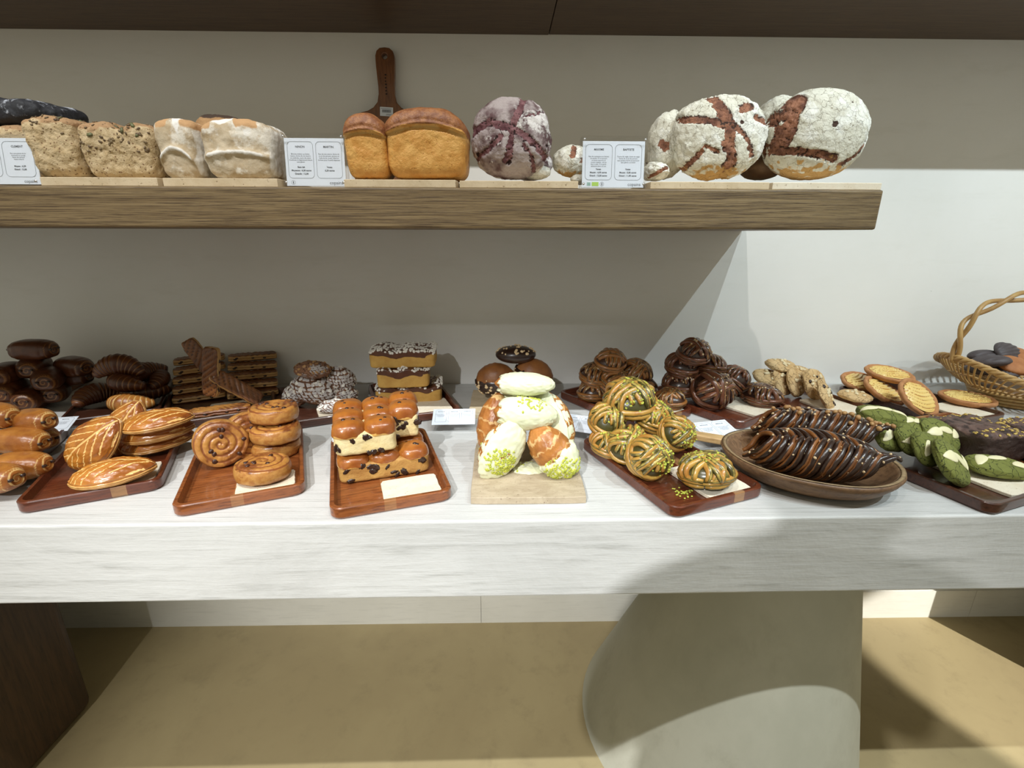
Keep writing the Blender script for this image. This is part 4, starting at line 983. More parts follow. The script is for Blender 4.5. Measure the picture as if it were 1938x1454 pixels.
def brioche_block(name, nu, nv, su, h, seed=0, cut='pale', chips=22):
    """pull-apart brioche: nu x nv joined buns on a crumb body; origin at base centre"""
    root = empty(name); L, D = nu * su, nv * su
    def cf(d):
        p = sup(d, 9, L / 2, D / 2, h * 0.36)
        return p + d * 0.0012 * fbm(p + Vector((seed, 0, 0)), 70) + Vector((0, 0, h * 0.36)), (0, 0, 0)
    sculpt('crumb_body', F_crumb if cut == 'pale' else F_crumbB, cf, 5, root)
    for i in range(nu):
        for j in range(nv):
            def bf(d, i=i, j=j):
                p = sup(d, 2.7, su * 0.535, su * 0.535, h * 0.36)
                n = fbm(d + Vector((seed + i * 3, j * 5, 0)), 2.2)
                return Vector((p.x, p.y, p.z * (1.0 if d.z > 0 else 0.55))) * (1 + 0.04 * n), (sm(0.05, -0.35, d.z + 0.3 * n), 0, 0)
            bn = sculpt('bun', F_bun, bf, 4, root); bn.location = ((i + 0.5) * su - L / 2, (j + 0.5) * su - D / 2, h * 0.66)
            rnd = random.Random(seed + i * 11 + j * 5); m = MB()
            for q in range(3):
                a_ = rnd.uniform(0, 6.28); t = rnd.uniform(0.2, 0.8); m.blob((math.cos(a_) * su * 0.33 * t, math.sin(a_) * su * 0.33 * t, h * 0.36 * (1 - 0.3 * t * t)), (0.0044, 0.0040, 0.0030), n=2); m.build('chocolate_chip', F_choc, bn); m = MB()
    rnd = random.Random(seed); m = MB()
    for q in range(chips):
        m = MB()
        if q % 3: m.blob((rnd.uniform(-L * 0.47, L * 0.47), -D / 2, rnd.uniform(0.06, 0.62) * h), (rnd.uniform(0.0025, 0.0085), 0.0012, rnd.uniform(0.0025, 0.0075)), (0, rnd.uniform(0, 3), 0), n=3, jit=0.55, seed=q)
        else: m.blob((L / 2, rnd.uniform(-D * 0.45, D * 0.45), rnd.uniform(0.08, 0.6) * h), (0.0018, rnd.uniform(0.002, 0.005), rnd.uniform(0.002, 0.004)), n=2, jit=0.4, seed=q)
        m.build('chocolate_lump', F_choc, root)
    return root
def sugar_block(name, L, D, h, seed=0, sugar=240):
    """slab of brioche: dark crust top with pearl sugar, cut yellow sides"""
    root = empty(name)
    def cf(d):
        p = sup(d, 10, L / 2, D / 2, h * 0.42); return p + d * 0.001 * fbm(p, 80) + Vector((0, 0, h * 0.42)), (0, 0, 0)
    sculpt('crumb_body', F_crumbY, cf, 5, root)
    def tf(d):
        p = sup(d, 6, L / 2 * 1.02, D / 2 * 1.02, h * 0.24); n = fbm(p + Vector((seed, 0, 0)), 30)
        return p + Vector((0, 0, h * 0.80 + 0.005 * n + 0.003 * math.sin(p.x * 90))), (0, 0, 0)
    t = sculpt('crust', food('dark_bun_crust', (0.13, 0.045, 0.018), (0.08, 0.026, 0.012), ns=30, rough=0.4) if 'dark_bun_crust' not in bpy.data.materials else bpy.data.materials['dark_bun_crust'], tf, 5, root)
    bits(t, sugar, F_sugar, 'pearl_sugar', (0.0040, 0.0032, 0.0026), seed, lambda c, n: n.z > 0.35, parent=root)
    return root
def babka(name, L, W, H, seed=0, nuts=60, haz=0):
    m = MB(); rnd = random.Random(seed); a, b_, c = L / 2, W / 2, H / 2
    m.blob((0, 0, 0), (a * 0.84, b_ * 0.86, c * 0.86), n=3, c=(1, 0, 0), e=2.2)
    K = 6
    for row in (-1, 1):
        for i in range(K):
            x0 = -a * 0.88 + 2 * a * 0.88 * i / (K - 1)
            for s_ in range(3):
                pts = []; rad = []
                for k in range(16):
                    t = k / 15; th = R(-38 + 150 * t) if row < 0 else R(218 - 150 * t)
                    xx = x0 + (t - 0.3) * a * 0.55 + (s_ - 1) * a * 0.115 + rnd.uniform(-1, 1) * a * 0.008 + 0.012 * a * math.sin(k * 0.7 + i * 2 + s_)
                    q = math.sqrt(max(0.06, 1 - (xx / a) ** 2 * 0.92))
                    lf = 0.90 + 0.14 * math.sin(PI * min(1, t * 1.05)) - 0.10 * sm(0.8, 1, t)
                    pts.append(Vector((xx, -math.cos(th) * b_ * q * lf, math.sin(th) * c * (0.35 + 0.65 * q) * lf))); rad.append(a * (0.058 + 0.008 * math.sin(i * 3 + s_)) * (0.6 + 0.4 * math.sin(PI * t)))
                m.tube(pts, rad, 10, flat=0.9, up=lambda i_, p_: Vector((0, p_.y, p_.z * 1.3)), colfn=lambda u, th, s_=s_: (sm(0.0, 0.4, math.cos(th - 0.25 * PI)) if s_ else sm(0.25, 0.55, -math.cos(th + 0.2 * PI)), sm(0.5, 1.0, math.sin(th)) * 0.3, 0))
    o = m.build(name, F_babka)
    bits(o, nuts, F_nut, 'chopped_hazelnuts', (0.0028, 0.0022, 0.0020), seed, lambda cc, nn: nn.z > 0.1)
    if haz: bits(o, haz, F_haz, 'hazelnut', (0.0052, 0.0048, 0.0044), seed + 3, lambda cc, nn: nn.z > 0.7, lvl=2, kind=None, rngk=(0.8, 1.1), lift=0.002)
    return o
def dipped_bun(name, a, b_, c, seed, half=True):
    def f(d):
        n = fbm(d + Vector((seed, 0, 0)), 4)
        return Vector((d.x * a, d.y * b_, d.z * c)) * (1 + 0.03 * n + 0.01 * math.sin(d.x * 22) * (d.z > 0)), (0, 0, 0)
    o = sculpt(name, food('dark_bun', (0.30, 0.115, 0.03), (0.20, 0.07, 0.02), ns=30, rough=0.45) if 'dark_bun' not in bpy.data.materials else bpy.data.materials['dark_bun'], f, 4)
    def g(d):
        n = fbm(d + Vector((seed + 3, 0, 0)), 3); s_ = (0.15 - d.z + 0.25 * n) if half else 1
        k = 0.9 + 0.16 * sm(-0.03, 0.06, s_)
        return Vector((d.x * a, d.y * b_, d.z * c)) * k, (0, 0, 0)
    co = sculpt('chocolate_coat', F_choc, g, 4, o)
    bits(co, 46, F_nut, 'chopped_hazelnuts', (0.0042, 0.0034, 0.0028), seed, (lambda cc, nn: nn.y < -0.2 and cc.z < c * 0.25 and cc.z > -c * 0.75) if half else (lambda cc, nn: nn.z > 0.45), parent=o)
    return o
# ------------------------------------------------------------------ pastries, tray by tray (left to right, front row then back row)
g1 = 'pains au chocolat in the front left tray'
def put(o, px, py, z, rot, label, cat, group=None, yoff=0.0):
    p = P(px, py, z); o.location = (p.x, p.y + yoff, z); o.rotation_euler = tuple(R(a) for a in rot); return tag(o, label, cat, group)

proll = roll_mesh(0.098, 0.0245, 1)
spec = [((40, 835), 0.962, (0, 3, -4), 'large pain au chocolat lying across the top of the front left pile'),
        ((60, 798), 0.985, (4, -6, -14), 'pain au chocolat behind and above, its spiral end beside the croissant tray'),
        ((-14, 786), 1.004, (0, 4, -10), 'topmost pain au chocolat, cut off by the left edge of the photo'),
        ((70, 828), 0.934, (0, 0, -20), 'shaded pain au chocolat wedged low at the back of the front left tray'),
        ((38, 882), 0.934, (0, 0, 6), 'lower pain au chocolat under the large one in the front left tray'),
        ((-12, 905), 0.936, (0, -2, -8), 'frontmost pain au chocolat with its chocolate end by the tray rim')]
for i, (pp, z, rot, lab) in enumerate(spec):
    o = proll if i == 0 else dup(proll)
    put(o, pp[0], pp[1], z, rot, lab, 'pastry', g1)

# leaf-shaped turnovers
gt = 'leaf-shaped glazed turnovers'
t0 = turnover('apple_turnover', 0.128, 0.080, 0.036, 2)
put(t0, 216, 899, TF + 0.022, (0, -3, 24), 'glazed leaf turnover lying alone on the small tile', 'pastry', gt)
t1_ = turnover('apple_turnover', 0.128, 0.088, 0.032, 5)
put(t1_, 180, 838, TF + 0.052, (58, -40, 14), 'large glazed leaf turnover standing up and leaning, vein pattern towards the room', 'pastry', gt)
t2_ = dup(t0); put(t2_, 238, 812, TF + 0.048, (64, -58, 26), 'leaf turnover standing behind the large leaning one', 'pastry', gt)
for i, (px, py, z, rz) in enumerate(((302, 838, TF + 0.018, 30), (300, 820, TF + 0.046, 24), (298, 800, TF + 0.074, 20))):
    o = dup(t0 if i % 2 else t1_); put(o, px, py, z, (0, -4, rz), ('bottom', 'middle', 'top')[i] + ' leaf turnover of the flat stack at the back of the tray', 'pastry', gt)

# raisin swirls
gs_ = 'raisin swirls'
s1 = swirl('raisin_swirl', 0.046, 0.030, 1, 0.98)
put(s1, 418, 838, TF + 0.047, (82, 4, 30), 'raisin swirl standing on edge at the left, spiral face towards the room', 'pastry', gs_)
s2 = swirl('raisin_swirl', 0.046, 0.030, 5, 1.0)
put(s2, 468, 824, TF + 0.047, (80, 4, 48), 'raisin swirl standing on edge between the front one and the stack', 'pastry', gs_)
for i, (px, py, z) in enumerate(((521, 842, TF + 0.017), (522, 816, TF + 0.051), (519, 780, TF + 0.085))):
    o = dup(s2 if i % 2 else s1); put(o, px, py, z, (0, (2, -1, 2)[i], 40 * i), ('bottom', 'middle', 'top')[i] + ' raisin swirl of the stack of three', 'pastry', gs_)
s3 = dup(s2); put(s3, 499, 887, TF + 0.006 + 0.017, (3, 0, 160), 'raisin swirl lying alone on the small tile at the front', 'pastry', gs_)

# chocolate chip brioche
rz4 = TR['t4'][1]
def put_block(o, key, u, v, z, label, cat, group=None, dr=0):
    p = tl(key, u, v, z); o.location = p; o.rotation_euler = (0, 0, TR[key][1] + R(dr)); return tag(o, label, cat, group)
gb = 'chocolate chip brioche blocks'
put_block(brioche_block('chocolate_chip_brioche', 3, 2, 0.0545, 0.052, 3, 'dark', 18), 't4', 0.0965, 0.155, TF, 'lower brioche block with three buns across and chocolate lumps in its yellow side', 'brioche', gb, 1)
put_block(brioche_block('chocolate_chip_brioche', 2, 3, 0.0545, 0.060, 9, 'pale', 13), 't4', 0.068, 0.178, TF + 0.0545, 'upper brioche block with two by three glazed buns and a pale cut face', 'brioche', gb, -1)
put_block(brioche_block('chocolate_chip_brioche', 1, 2, 0.0545, 0.066, 21, 'pale', 20), 't4', 0.146, 0.205, TF + 0.0545, 'narrow upper brioche block at the right with a very chocolatey cut face', 'brioche', gb, -6)

# cream-coated croissants on the travertine slab
gc = 'croissants coated in pistachio cream'
def cc(px, py, y, rot, a, b_, c, mode, nuts, label, seed, nc=(0, 0), nr_=0.03):
    p = ony(px, py, y); o = cream_croissant('cream_croissant', a, b_, c, mode, nuts, seed, nc, nr_)
    o.location = p; o.rotation_euler = tuple(R(v) for v in rot); return tag(o, label, 'pastry', gc)
cc(946, 850, -0.612, (14, -62, 8), 0.058, 0.032, 0.036, 'front', 360, 'cream croissant leaning at the front left, brown flank, green nuts in its middle', 1, (-0.012, 0.002), 0.025)
cc(1044, 852, -0.612, (10, 48, -8), 0.056, 0.035, 0.037, 'end', 420, 'cream croissant leaning at the front right, its lower end thick with green nuts', 2, (0.034, 0.0), 0.026)
cc(932, 800, -0.555, (0, -74, 30), 0.060, 0.030, 0.028, 'none', 0, 'brown flaky croissant standing at the back left of the cream pile', 3)
cc(1050, 800, -0.545, (0, 62, -40), 0.066, 0.036, 0.034, 'front', 0, 'cream croissant at the back right, cream along its outer right side', 4)
cc(968, 768, -0.525, (0, -40, 20), 0.040, 0.028, 0.030, 'all', 0, 'small cream-covered croissant at the back, behind the crosswise one', 14)
cc(992, 783, -0.590, (-18, 7, 3), 0.057, 0.028, 0.027, 'all', 110, 'crosswise half-moon cream croissant with green nuts on top, mid pile', 5, (0.008, 0.026), 0.024)
cc(990, 727, -0.560, (0, 0, -6), 0.054, 0.026, 0.019, 'all', 0, 'topmost plain cream croissant with a brown left tip', 6)
cc(1002, 892, -0.592, (0, 3, 0), 0.038, 0.024, 0.013, 'all', 16, 'cream croissant lying low behind the two front ones', 7)

# pistachio knots
gp = 'pistachio knots'
def put_knots(lst, mat, name, cat, group, nuts, nutn, ns=(0.0022, 0.0016, 0.0014)):
    for i, (px, py, z, wpx, rot, flat_, lab) in enumerate(lst):
        p = P(px, py, z); a = wpx * mpp(p) / 2
        o = knot(name, (a, a * 0.92, a * flat_), mat, seed=len(lab) + i * 7, nuts=nuts, nutn=nutn, nut_size=ns)
        o.location = p; o.rotation_euler = tuple(R(v) for v in rot); tag(o, lab, cat, group)
KP = (F_pist, 'chopped_pistachios')
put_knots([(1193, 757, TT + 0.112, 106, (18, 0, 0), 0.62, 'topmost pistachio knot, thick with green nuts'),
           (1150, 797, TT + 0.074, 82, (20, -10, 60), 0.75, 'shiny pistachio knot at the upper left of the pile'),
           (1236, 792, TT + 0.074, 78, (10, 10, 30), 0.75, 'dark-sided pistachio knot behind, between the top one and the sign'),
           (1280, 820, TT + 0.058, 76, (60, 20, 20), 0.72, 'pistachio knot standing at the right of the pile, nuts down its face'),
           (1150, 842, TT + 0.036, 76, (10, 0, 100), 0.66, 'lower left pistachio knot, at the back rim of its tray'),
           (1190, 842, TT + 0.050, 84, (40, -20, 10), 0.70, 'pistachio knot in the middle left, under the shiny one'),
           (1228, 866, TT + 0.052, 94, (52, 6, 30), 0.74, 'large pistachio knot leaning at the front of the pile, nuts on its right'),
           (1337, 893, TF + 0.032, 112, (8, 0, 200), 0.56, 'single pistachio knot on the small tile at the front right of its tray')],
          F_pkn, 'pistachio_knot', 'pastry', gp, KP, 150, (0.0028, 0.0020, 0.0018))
# loose nut crumbs in the tray
m = MB(); rnd = random.Random(5)
for i in range(34):
    q = tl('t6', rnd.gauss(0.062, 0.010), rnd.gauss(0.052, 0.007), TF + 0.0012); vs, fs = ico(1)
    m.add([(d.x * 0.002 + q.x, d.y * 0.0016 + q.y, d.z * 0.0013 + q.z) for d in vs], fs)
tag(m.build('pistachio_crumbs', F_pist, smooth=False, kind='stuff'), 'green nut crumbs spilled in the pistachio knot tray', 'crumbs')

# carved bowl with the two babkas
bc = P(1524, 884, TT + 0.02); bw = empty('wooden_bowl', (bc.x, bc.y, TT + 0.0003), (0, 0, R(-27)))
tag(bw, 'oval carved wooden bowl with a pale handle, holding two babkas', 'bowl')
BA, BB = 0.150, 0.124
wob = lambda i, th: 0.012 * math.sin(2 * th + 1) + 0.008 * math.sin(5 * th)
MB().lathe([(0.55, 0.0), (0.70, 0.002), (0.86, 0.014), (0.97, 0.032), (1.0, 0.040), (0.99, 0.045), (0.93, 0.045), (0.90, 0.040), (0.80, 0.022), (0.66, 0.012), (0.3, 0.009), (0.01, 0.009)], 96, sx=BA, sy=BB, wob=wob).build('dish', F_olive, bw)
MB().lathe([(0.965, 0.0448), (0.985, 0.0466), (0.95, 0.0466), (0.93, 0.0448), (0.965, 0.0448)], 96, sx=BA, sy=BB, wob=wob, caps=False).build('rim', F_oliver, bw)
h = MB().prism([(-0.235, 0.006), (-0.232, -0.006), (-0.22, -0.011), (-0.15, -0.013), (-0.15, 0.013), (-0.22, 0.012)], 0.030, 0.044, bev=0.002)
ho = h.build('handle', M_beech, bw, smooth=False, label='pale beech handle'); ho.rotation_euler = (0, 0, R(0)); bevel(ho, 0.002)
ho.location = (0.012, 0.022, 0.0)
bk1 = babka('babka', 0.190, 0.095, 0.085, 4, 70, 0); p = P(1535, 864, TT + 0.062); bk1.location = p; bk1.rotation_euler = (R(14), 0, R(-20)); tag(bk1, 'front dark chocolate babka in the wooden bowl, sparsely sprinkled with nuts', 'cake', 'babkas in the bowl')
bk2 = babka('babka', 0.195, 0.085, 0.078, 9, 110, 40); p = P(1548, 818, TT + 0.070); bk2.location = (p.x, p.y + 0.012, p.z); bk2.rotation_euler = (R(-6), 0, R(-16)); tag(bk2, 'rear lighter babka in the wooden bowl, topped with whole hazelnuts', 'cake', 'babkas in the bowl')

# matcha cookies
gm = 'green matcha cookies with white chocolate'
for i, (px, py, z, a, rot, lab) in enumerate([
    (1668, 787, TT + 0.088, 0.045, (4, 6, -10), 'topmost green cookie lying flat on the pile'),
    (1640, 802, TT + 0.066, 0.036, (0, 8, -20), 'green cookie tucked under the topmost one at the back left'),
    (1684, 824, TT + 0.058, 0.047, (52, 12, 20), 'green cookie leaning at the left of the row, white patch at its foot'),
    (1720, 832, TT + 0.055, 0.047, (54, 14, 30), 'second green cookie of the leaning row'),
    (1728, 810, TT + 0.070, 0.036, (30, 10, 10), 'small plain green cookie at the back of the pile'),
    (1776, 823, TT + 0.060, 0.048, (42, 16, 10), 'green cookie at the back right with two long white stripes'),
    (1752, 850, TT + 0.052, 0.047, (56, 14, 30), 'third green cookie of the leaning row'),
    (1798, 876, TT + 0.048, 0.058, (50, 26, 24), 'large front green cookie of the leaning row with three white flakes'),
    (1886, 884, TF + 0.022, 0.052, (6, 4, -6), 'single green cookie lying on the small tile')]):
    o = matcha('matcha_cookie', a, 0.030, i + 3, 3, 0.72 if i != 8 else 0.60); put(o, px, py, z, rot, lab, 'cookie', gm)

# chocolate cake blocks
place_tray('t8', (1.012, -0.660), 17, M_tray2, 'serving tray at the right edge under the chocolate cake blocks')
def cake(L, D, H, seed):
    def f(d):
        p = sup(d, 8, L / 2, D / 2, H / 2); n = fbm(p + Vector((seed, 0, 0)), 26); n2 = fbm(p + Vector((seed, 0, 0)), 80)
        top = sm(0.55, 0.85, p.z / (H / 2))
        return p + d * (0.003 * n + 0.0015 * n2) + Vector((0, 0, 0.004 * n * top)), (top * (0.6 + 0.6 * n2), 0, 0)
    o = sculpt('chocolate_cake', F_brow, f, 6)
    bits(o, 90, food('yellow_crumbs', (0.66, 0.48, 0.13), (0.55, 0.36, 0.08), ns=100) if 'yellow_crumbs' not in bpy.data.materials else bpy.data.materials['yellow_crumbs'], 'nut_crumbs', (0.0032, 0.0024, 0.0018), seed, lambda c, n: n.z > 0.6 and (abs(c.y) > D * 0.26 or c.x > L * 0.2))
    return o
c1 = cake(0.125, 0.125, 0.062, 2); p = P(1850, 800, TT + 0.075); c1.location = (p.x, p.y, TF + 0.034); c1.rotation_euler = (0, 0, R(8)); tag(c1, 'left block of dark chocolate cake strewn with yellow crumbs', 'cake', 'chocolate cake blocks')
c2 = cake(0.10, 0.13, 0.062, 7); c2.location = (p.x + 0.118, p.y - 0.028, TF + 0.034); c2.rotation_euler = (0, 0, R(10)); tag(c2, 'right block of dark chocolate cake, cut off by the edge of the photo', 'cake', 'chocolate cake blocks')

# ---------------- back row
# heap of dark rolls, back left
gd = 'dark rolls heaped at the back left'
dr_ = roll_mesh(0.105, 0.027, 4, F_rollD)
for i, (px, py, z, rot, lab) in enumerate([
    (64, 662, TT + 0.152, (0, 0, 2), 'long dark roll lying crosswise on top of the heap at the back left'),
    (12, 707, TT + 0.098, (0, 0, -72), 'dark roll end at the far left of the heap'), (66, 694, TT + 0.106, (0, 0, -66), 'dark roll end just under the long top roll'),
    (92, 716, TT + 0.082, (0, 0, -60), 'dark roll with a clear spiral end, right of centre in the heap'), (22, 738, TT + 0.058, (0, 0, -70), 'dark roll low at the left of the heap'),
    (56, 752, TT + 0.038, (0, 0, -64), 'lowest front dark roll of the heap'), (104, 740, TT + 0.040, (0, 0, -58), 'lowest right dark roll beside the tray rim'),
    (132, 712, TT + 0.070, (0, 0, 4), 'lighter-topped dark roll at the right side of the heap'), (140, 694, TT + 0.100, (0, 0, -20), 'shadowed dark roll at the upper right of the heap')]):
    o = dr_ if i == 0 else dup(dr_); put(o, px, py, z, rot, lab, 'pastry', gd)
# croissants
gcr = 'croissants on the back tray'
cr0 = croissant('croissant', 0.105, 0.027, 1.0, F_rollD, 1)
crf = croissant('croissant', 0.105, 0.029, 0.9, F_roll, 2)  # brighter crust than the shaded croissants: its lit tone is in the colour
for i, (px, py, z, rot, lab) in enumerate([
    (224, 690, TT + 0.118, (74, 0, 10), 'topmost croissant standing with its spiral tip to the room'), (230, 724, TT + 0.075, (20, 0, 150), 'big dark croissant in the middle of the croissant heap'),
    (182, 744, TT + 0.040, (30, 0, 60), 'croissant at the lower left of the croissant heap'), (268, 704, TT + 0.085, (10, 0, 80), 'croissant behind the middle one, partly hidden'),
    (300, 716, TT + 0.062, (20, 0, -50), 'round-backed croissant at the right of the croissant heap'), (272, 742, TT + 0.038, (10, 0, 200), 'dark croissant low at the right, in shade')]):
    o = cr0 if i == 0 else dup(cr0); put(o, px, py, z, rot, lab, 'croissant', gcr)
put(crf, 240, 764, TT + 0.034, (6, 0, 172), 'frontmost croissant, its ribbed back caught by the light', 'croissant', gcr)
# pastry sticks
gk = 'chocolate pastry sticks'
st = stick('pastry_stick', 0.125, 0.036, 0.0185, 1, F_stick); stl = stick('pastry_stick', 0.135, 0.038, 0.0165, 3, F_swirl)  # darker colour for the shaded pile, paler one for the lit front stick
def putstick(o, p, rot, lab): o.location = p; o.rotation_euler = tuple(R(v) for v in rot); tag(o, lab, 'pastry', gk)
putstick(st, ony(400, 704, -0.275), (78, -80, 10), 'tall pastry stick leaning upright in the middle of the stick pile')
names = ['topmost', 'second', 'third', 'fourth', 'bottom']
for i in range(5):
    putstick(dup(st), P(366, 757 - i * 18.0, TF + 0.010 + i * 0.0195) + Vector((0, 0.03, 0)), (0, -2, 22 + (i % 2) * 5), names[4 - i] + ' pastry stick in the left half of the stick pile')
for i in range(5):
    putstick(dup(st), P(462, 755 - i * 18.0, TF + 0.010 + i * 0.0195) + Vector((0, 0.05, 0)), (0, 2, 28 - (i % 2) * 6), names[4 - i] + ' pastry stick in the right half of the stick pile')
putstick(dup(st), ony(448, 733, -0.26), (60, 40, 20), 'pastry stick leaning down to the right in front of the right pile')
putstick(dup(st), ony(384, 684, -0.22), (70, 62, 0), 'pastry stick leaning to the left behind the tall upright one')
putstick(stl, P(417, 776, TF + 0.012), (0, 0, 24), 'pale pastry stick lying flat at the front, caught by the light')
# almond croissants
ga = 'sugar-dusted almond croissants'
def almond(a, b_, c, seed, dust=1.0, flakes=50):
    def f(d):
        n = fbm(d + Vector((seed, 0, 0)), 3); n2 = fbm(d + Vector((seed, 0, 0)), 9)
        u = d.x * 5.2 + d.z * 2.0; v = d.z * 4.2 - d.x * 1.5
        g1_, g2_ = abs(u - round(u)), abs(v - round(v)); gro = min(g1_, g2_)
        k = 1 + 0.05 * n + 0.03 * n2 - 0.05 * sm(0.12, 0.0, gro)
        return Vector((d.x * a * k, d.y * b_ * k, d.z * c * k)), (dust * sm(0.08, 0.2, gro) * sm(-0.65, -0.2, d.z + 0.4 * n2), sm(0.10, 0.03, gro), 0)
    o = sculpt('almond_croissant', F_alm, f, 5)
    bits(o, flakes, F_sugar if dust > 0.5 else F_haz, 'flaked_almonds', (0.0052, 0.0040, 0.0010), seed, lambda cc, nn: nn.z > 0.25); return o
for px, py, z, dims, rot, lab, dust, sd in [
    (592, 700, TT + 0.108, (0.045, 0.034, 0.022), (0, 4, 10), 'brown almond croissant on top of the sugar-dusted pile', 0.1, 1), (642, 718, TT + 0.070, (0.042, 0.036, 0.034), (10, 20, 20), 'sugar-dusted almond croissant at the upper right of its pile', 1, 2),
    (596, 738, TT + 0.052, (0.062, 0.040, 0.036), (16, 14, 6), 'large sugar-dusted almond croissant in the middle of its pile', 1, 3), (560, 748, TT + 0.040, (0.034, 0.030, 0.030), (0, -30, 0), 'sugar-dusted almond croissant at the lower left of its pile', 1, 4),
    (648, 748, TT + 0.032, (0.040, 0.03, 0.024), (0, 0, 10), 'shaded almond croissant low at the right of its pile', 0.6, 6), (634, 769, TF + 0.020, (0.040, 0.026, 0.016), (0, 0, 20), 'front almond croissant on the tile, white with sugar in the light', 1, 5)]:
    put(almond(*dims, sd, dust), px, py, z, rot, lab, 'croissant', ga)
# pearl-sugar brioche
gq = 'pearl-sugar brioche blocks'
put_block(sugar_block('sugar_brioche', 0.172, 0.10, 0.046, 2), 'b4', 0.100, 0.165, TF, 'bottom pearl-sugar brioche block of the stack of three', 'brioche', gq, -14)
put_block(sugar_block('sugar_brioche', 0.132, 0.09, 0.048, 5), 'b4', 0.086, 0.150, TF + 0.048, 'middle pearl-sugar brioche block, bright yellow at its cut side', 'brioche', gq, -14)
put_block(sugar_block('sugar_brioche', 0.168, 0.10, 0.046, 8, 420), 'b4', 0.092, 0.170, TF + 0.097, 'topmost pearl-sugar brioche block, thick with sugar', 'brioche', gq, -16)
# dipped buns
gz = 'chocolate-dipped buns'
for px, py, y, dims, rot, lab, half, sd in [
    (938, 718, -0.20, (0.052, 0.036, 0.044), (0, -8, 0), 'left chocolate-dipped bun with nuts on its dark lower half', True, 1), (1010, 710, -0.19, (0.052, 0.036, 0.044), (0, 25, 0), 'right chocolate-dipped bun with nuts on its right side', True, 2),
    (976, 671, -0.19, (0.050, 0.034, 0.022), (0, 0, 0), 'topmost fully coated chocolate bun with nuts on its top', False, 3)]:
    o = dipped_bun('dipped_bun', *dims, sd, half); o.location = ony(px, py, y); o.rotation_euler = tuple(R(v) for v in rot); tag(o, lab, 'pastry', gz)
# cinnamon knots
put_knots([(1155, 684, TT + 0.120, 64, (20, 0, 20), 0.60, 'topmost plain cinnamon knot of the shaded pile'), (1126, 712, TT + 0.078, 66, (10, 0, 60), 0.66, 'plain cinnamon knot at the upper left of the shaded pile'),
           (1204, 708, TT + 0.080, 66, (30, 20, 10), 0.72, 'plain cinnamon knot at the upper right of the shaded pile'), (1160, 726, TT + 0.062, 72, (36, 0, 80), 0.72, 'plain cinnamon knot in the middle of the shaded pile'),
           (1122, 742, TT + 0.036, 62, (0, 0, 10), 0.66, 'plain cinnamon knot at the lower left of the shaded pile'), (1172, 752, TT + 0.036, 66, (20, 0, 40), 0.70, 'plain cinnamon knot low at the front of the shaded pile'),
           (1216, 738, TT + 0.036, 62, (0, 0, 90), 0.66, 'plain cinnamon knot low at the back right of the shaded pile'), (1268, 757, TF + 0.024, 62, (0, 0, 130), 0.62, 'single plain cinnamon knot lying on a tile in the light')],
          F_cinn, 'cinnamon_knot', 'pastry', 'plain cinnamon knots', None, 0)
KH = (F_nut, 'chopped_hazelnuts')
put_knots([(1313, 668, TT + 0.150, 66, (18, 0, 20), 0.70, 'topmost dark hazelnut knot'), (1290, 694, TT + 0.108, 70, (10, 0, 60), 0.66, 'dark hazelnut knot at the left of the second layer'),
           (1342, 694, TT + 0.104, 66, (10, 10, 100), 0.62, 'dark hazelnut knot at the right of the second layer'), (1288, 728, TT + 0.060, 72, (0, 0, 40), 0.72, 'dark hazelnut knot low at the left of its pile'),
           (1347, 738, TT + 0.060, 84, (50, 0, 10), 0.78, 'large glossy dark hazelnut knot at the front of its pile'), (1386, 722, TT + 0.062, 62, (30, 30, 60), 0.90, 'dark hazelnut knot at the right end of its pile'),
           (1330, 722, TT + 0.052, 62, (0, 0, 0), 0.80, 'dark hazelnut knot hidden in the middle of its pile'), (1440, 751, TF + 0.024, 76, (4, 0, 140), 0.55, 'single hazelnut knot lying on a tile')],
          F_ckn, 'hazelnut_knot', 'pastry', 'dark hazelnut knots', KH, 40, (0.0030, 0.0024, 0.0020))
# nut cookies
gn = 'pale nut cookies'
for i, (px, py, z, r_, rot, lab) in enumerate([
    (1478, 692, TT + 0.086, 0.039, (10, 0, 0), 'topmost pale nut cookie with a crown of nuts'), (1452, 714, TT + 0.058, 0.037, (20, 0, 0), 'pale nut cookie at the left, under the topmost one'), (1508, 703, TT + 0.070, 0.036, (6, 0, 0), 'plain cookie edge peeping out beside the topmost nut cookie'),
    (1480, 724, TT + 0.046, 0.039, (60, 0, 30), 'first pale cookie of the row standing on edge'), (1505, 724, TT + 0.048, 0.042, (66, 0, 38), 'second pale cookie of the row standing on edge'),
    (1542, 728, TT + 0.050, 0.045, (64, 10, 24), 'large cookie with dark chocolate and nuts, standing towards the room'), (1562, 748, TT + 0.042, 0.042, (50, 40, 20), 'cookie leaning down to the tray in front of the large one'),
    (1618, 750, TF + 0.018, 0.040, (4, 0, 30), 'single pale nut cookie lying on a tile')]):
    o = nut_cookie('nut_cookie', r_, 0.021, i + 1, 10)
    if i in (5, 6): bits(o, 5, F_choc, 'chocolate_chunk', (0.006, 0.005, 0.003), 9, lambda c, n: n.z > 0.7, lvl=2, kind=None)
    put(o, px, py, z, rot, lab, 'cookie', gn)
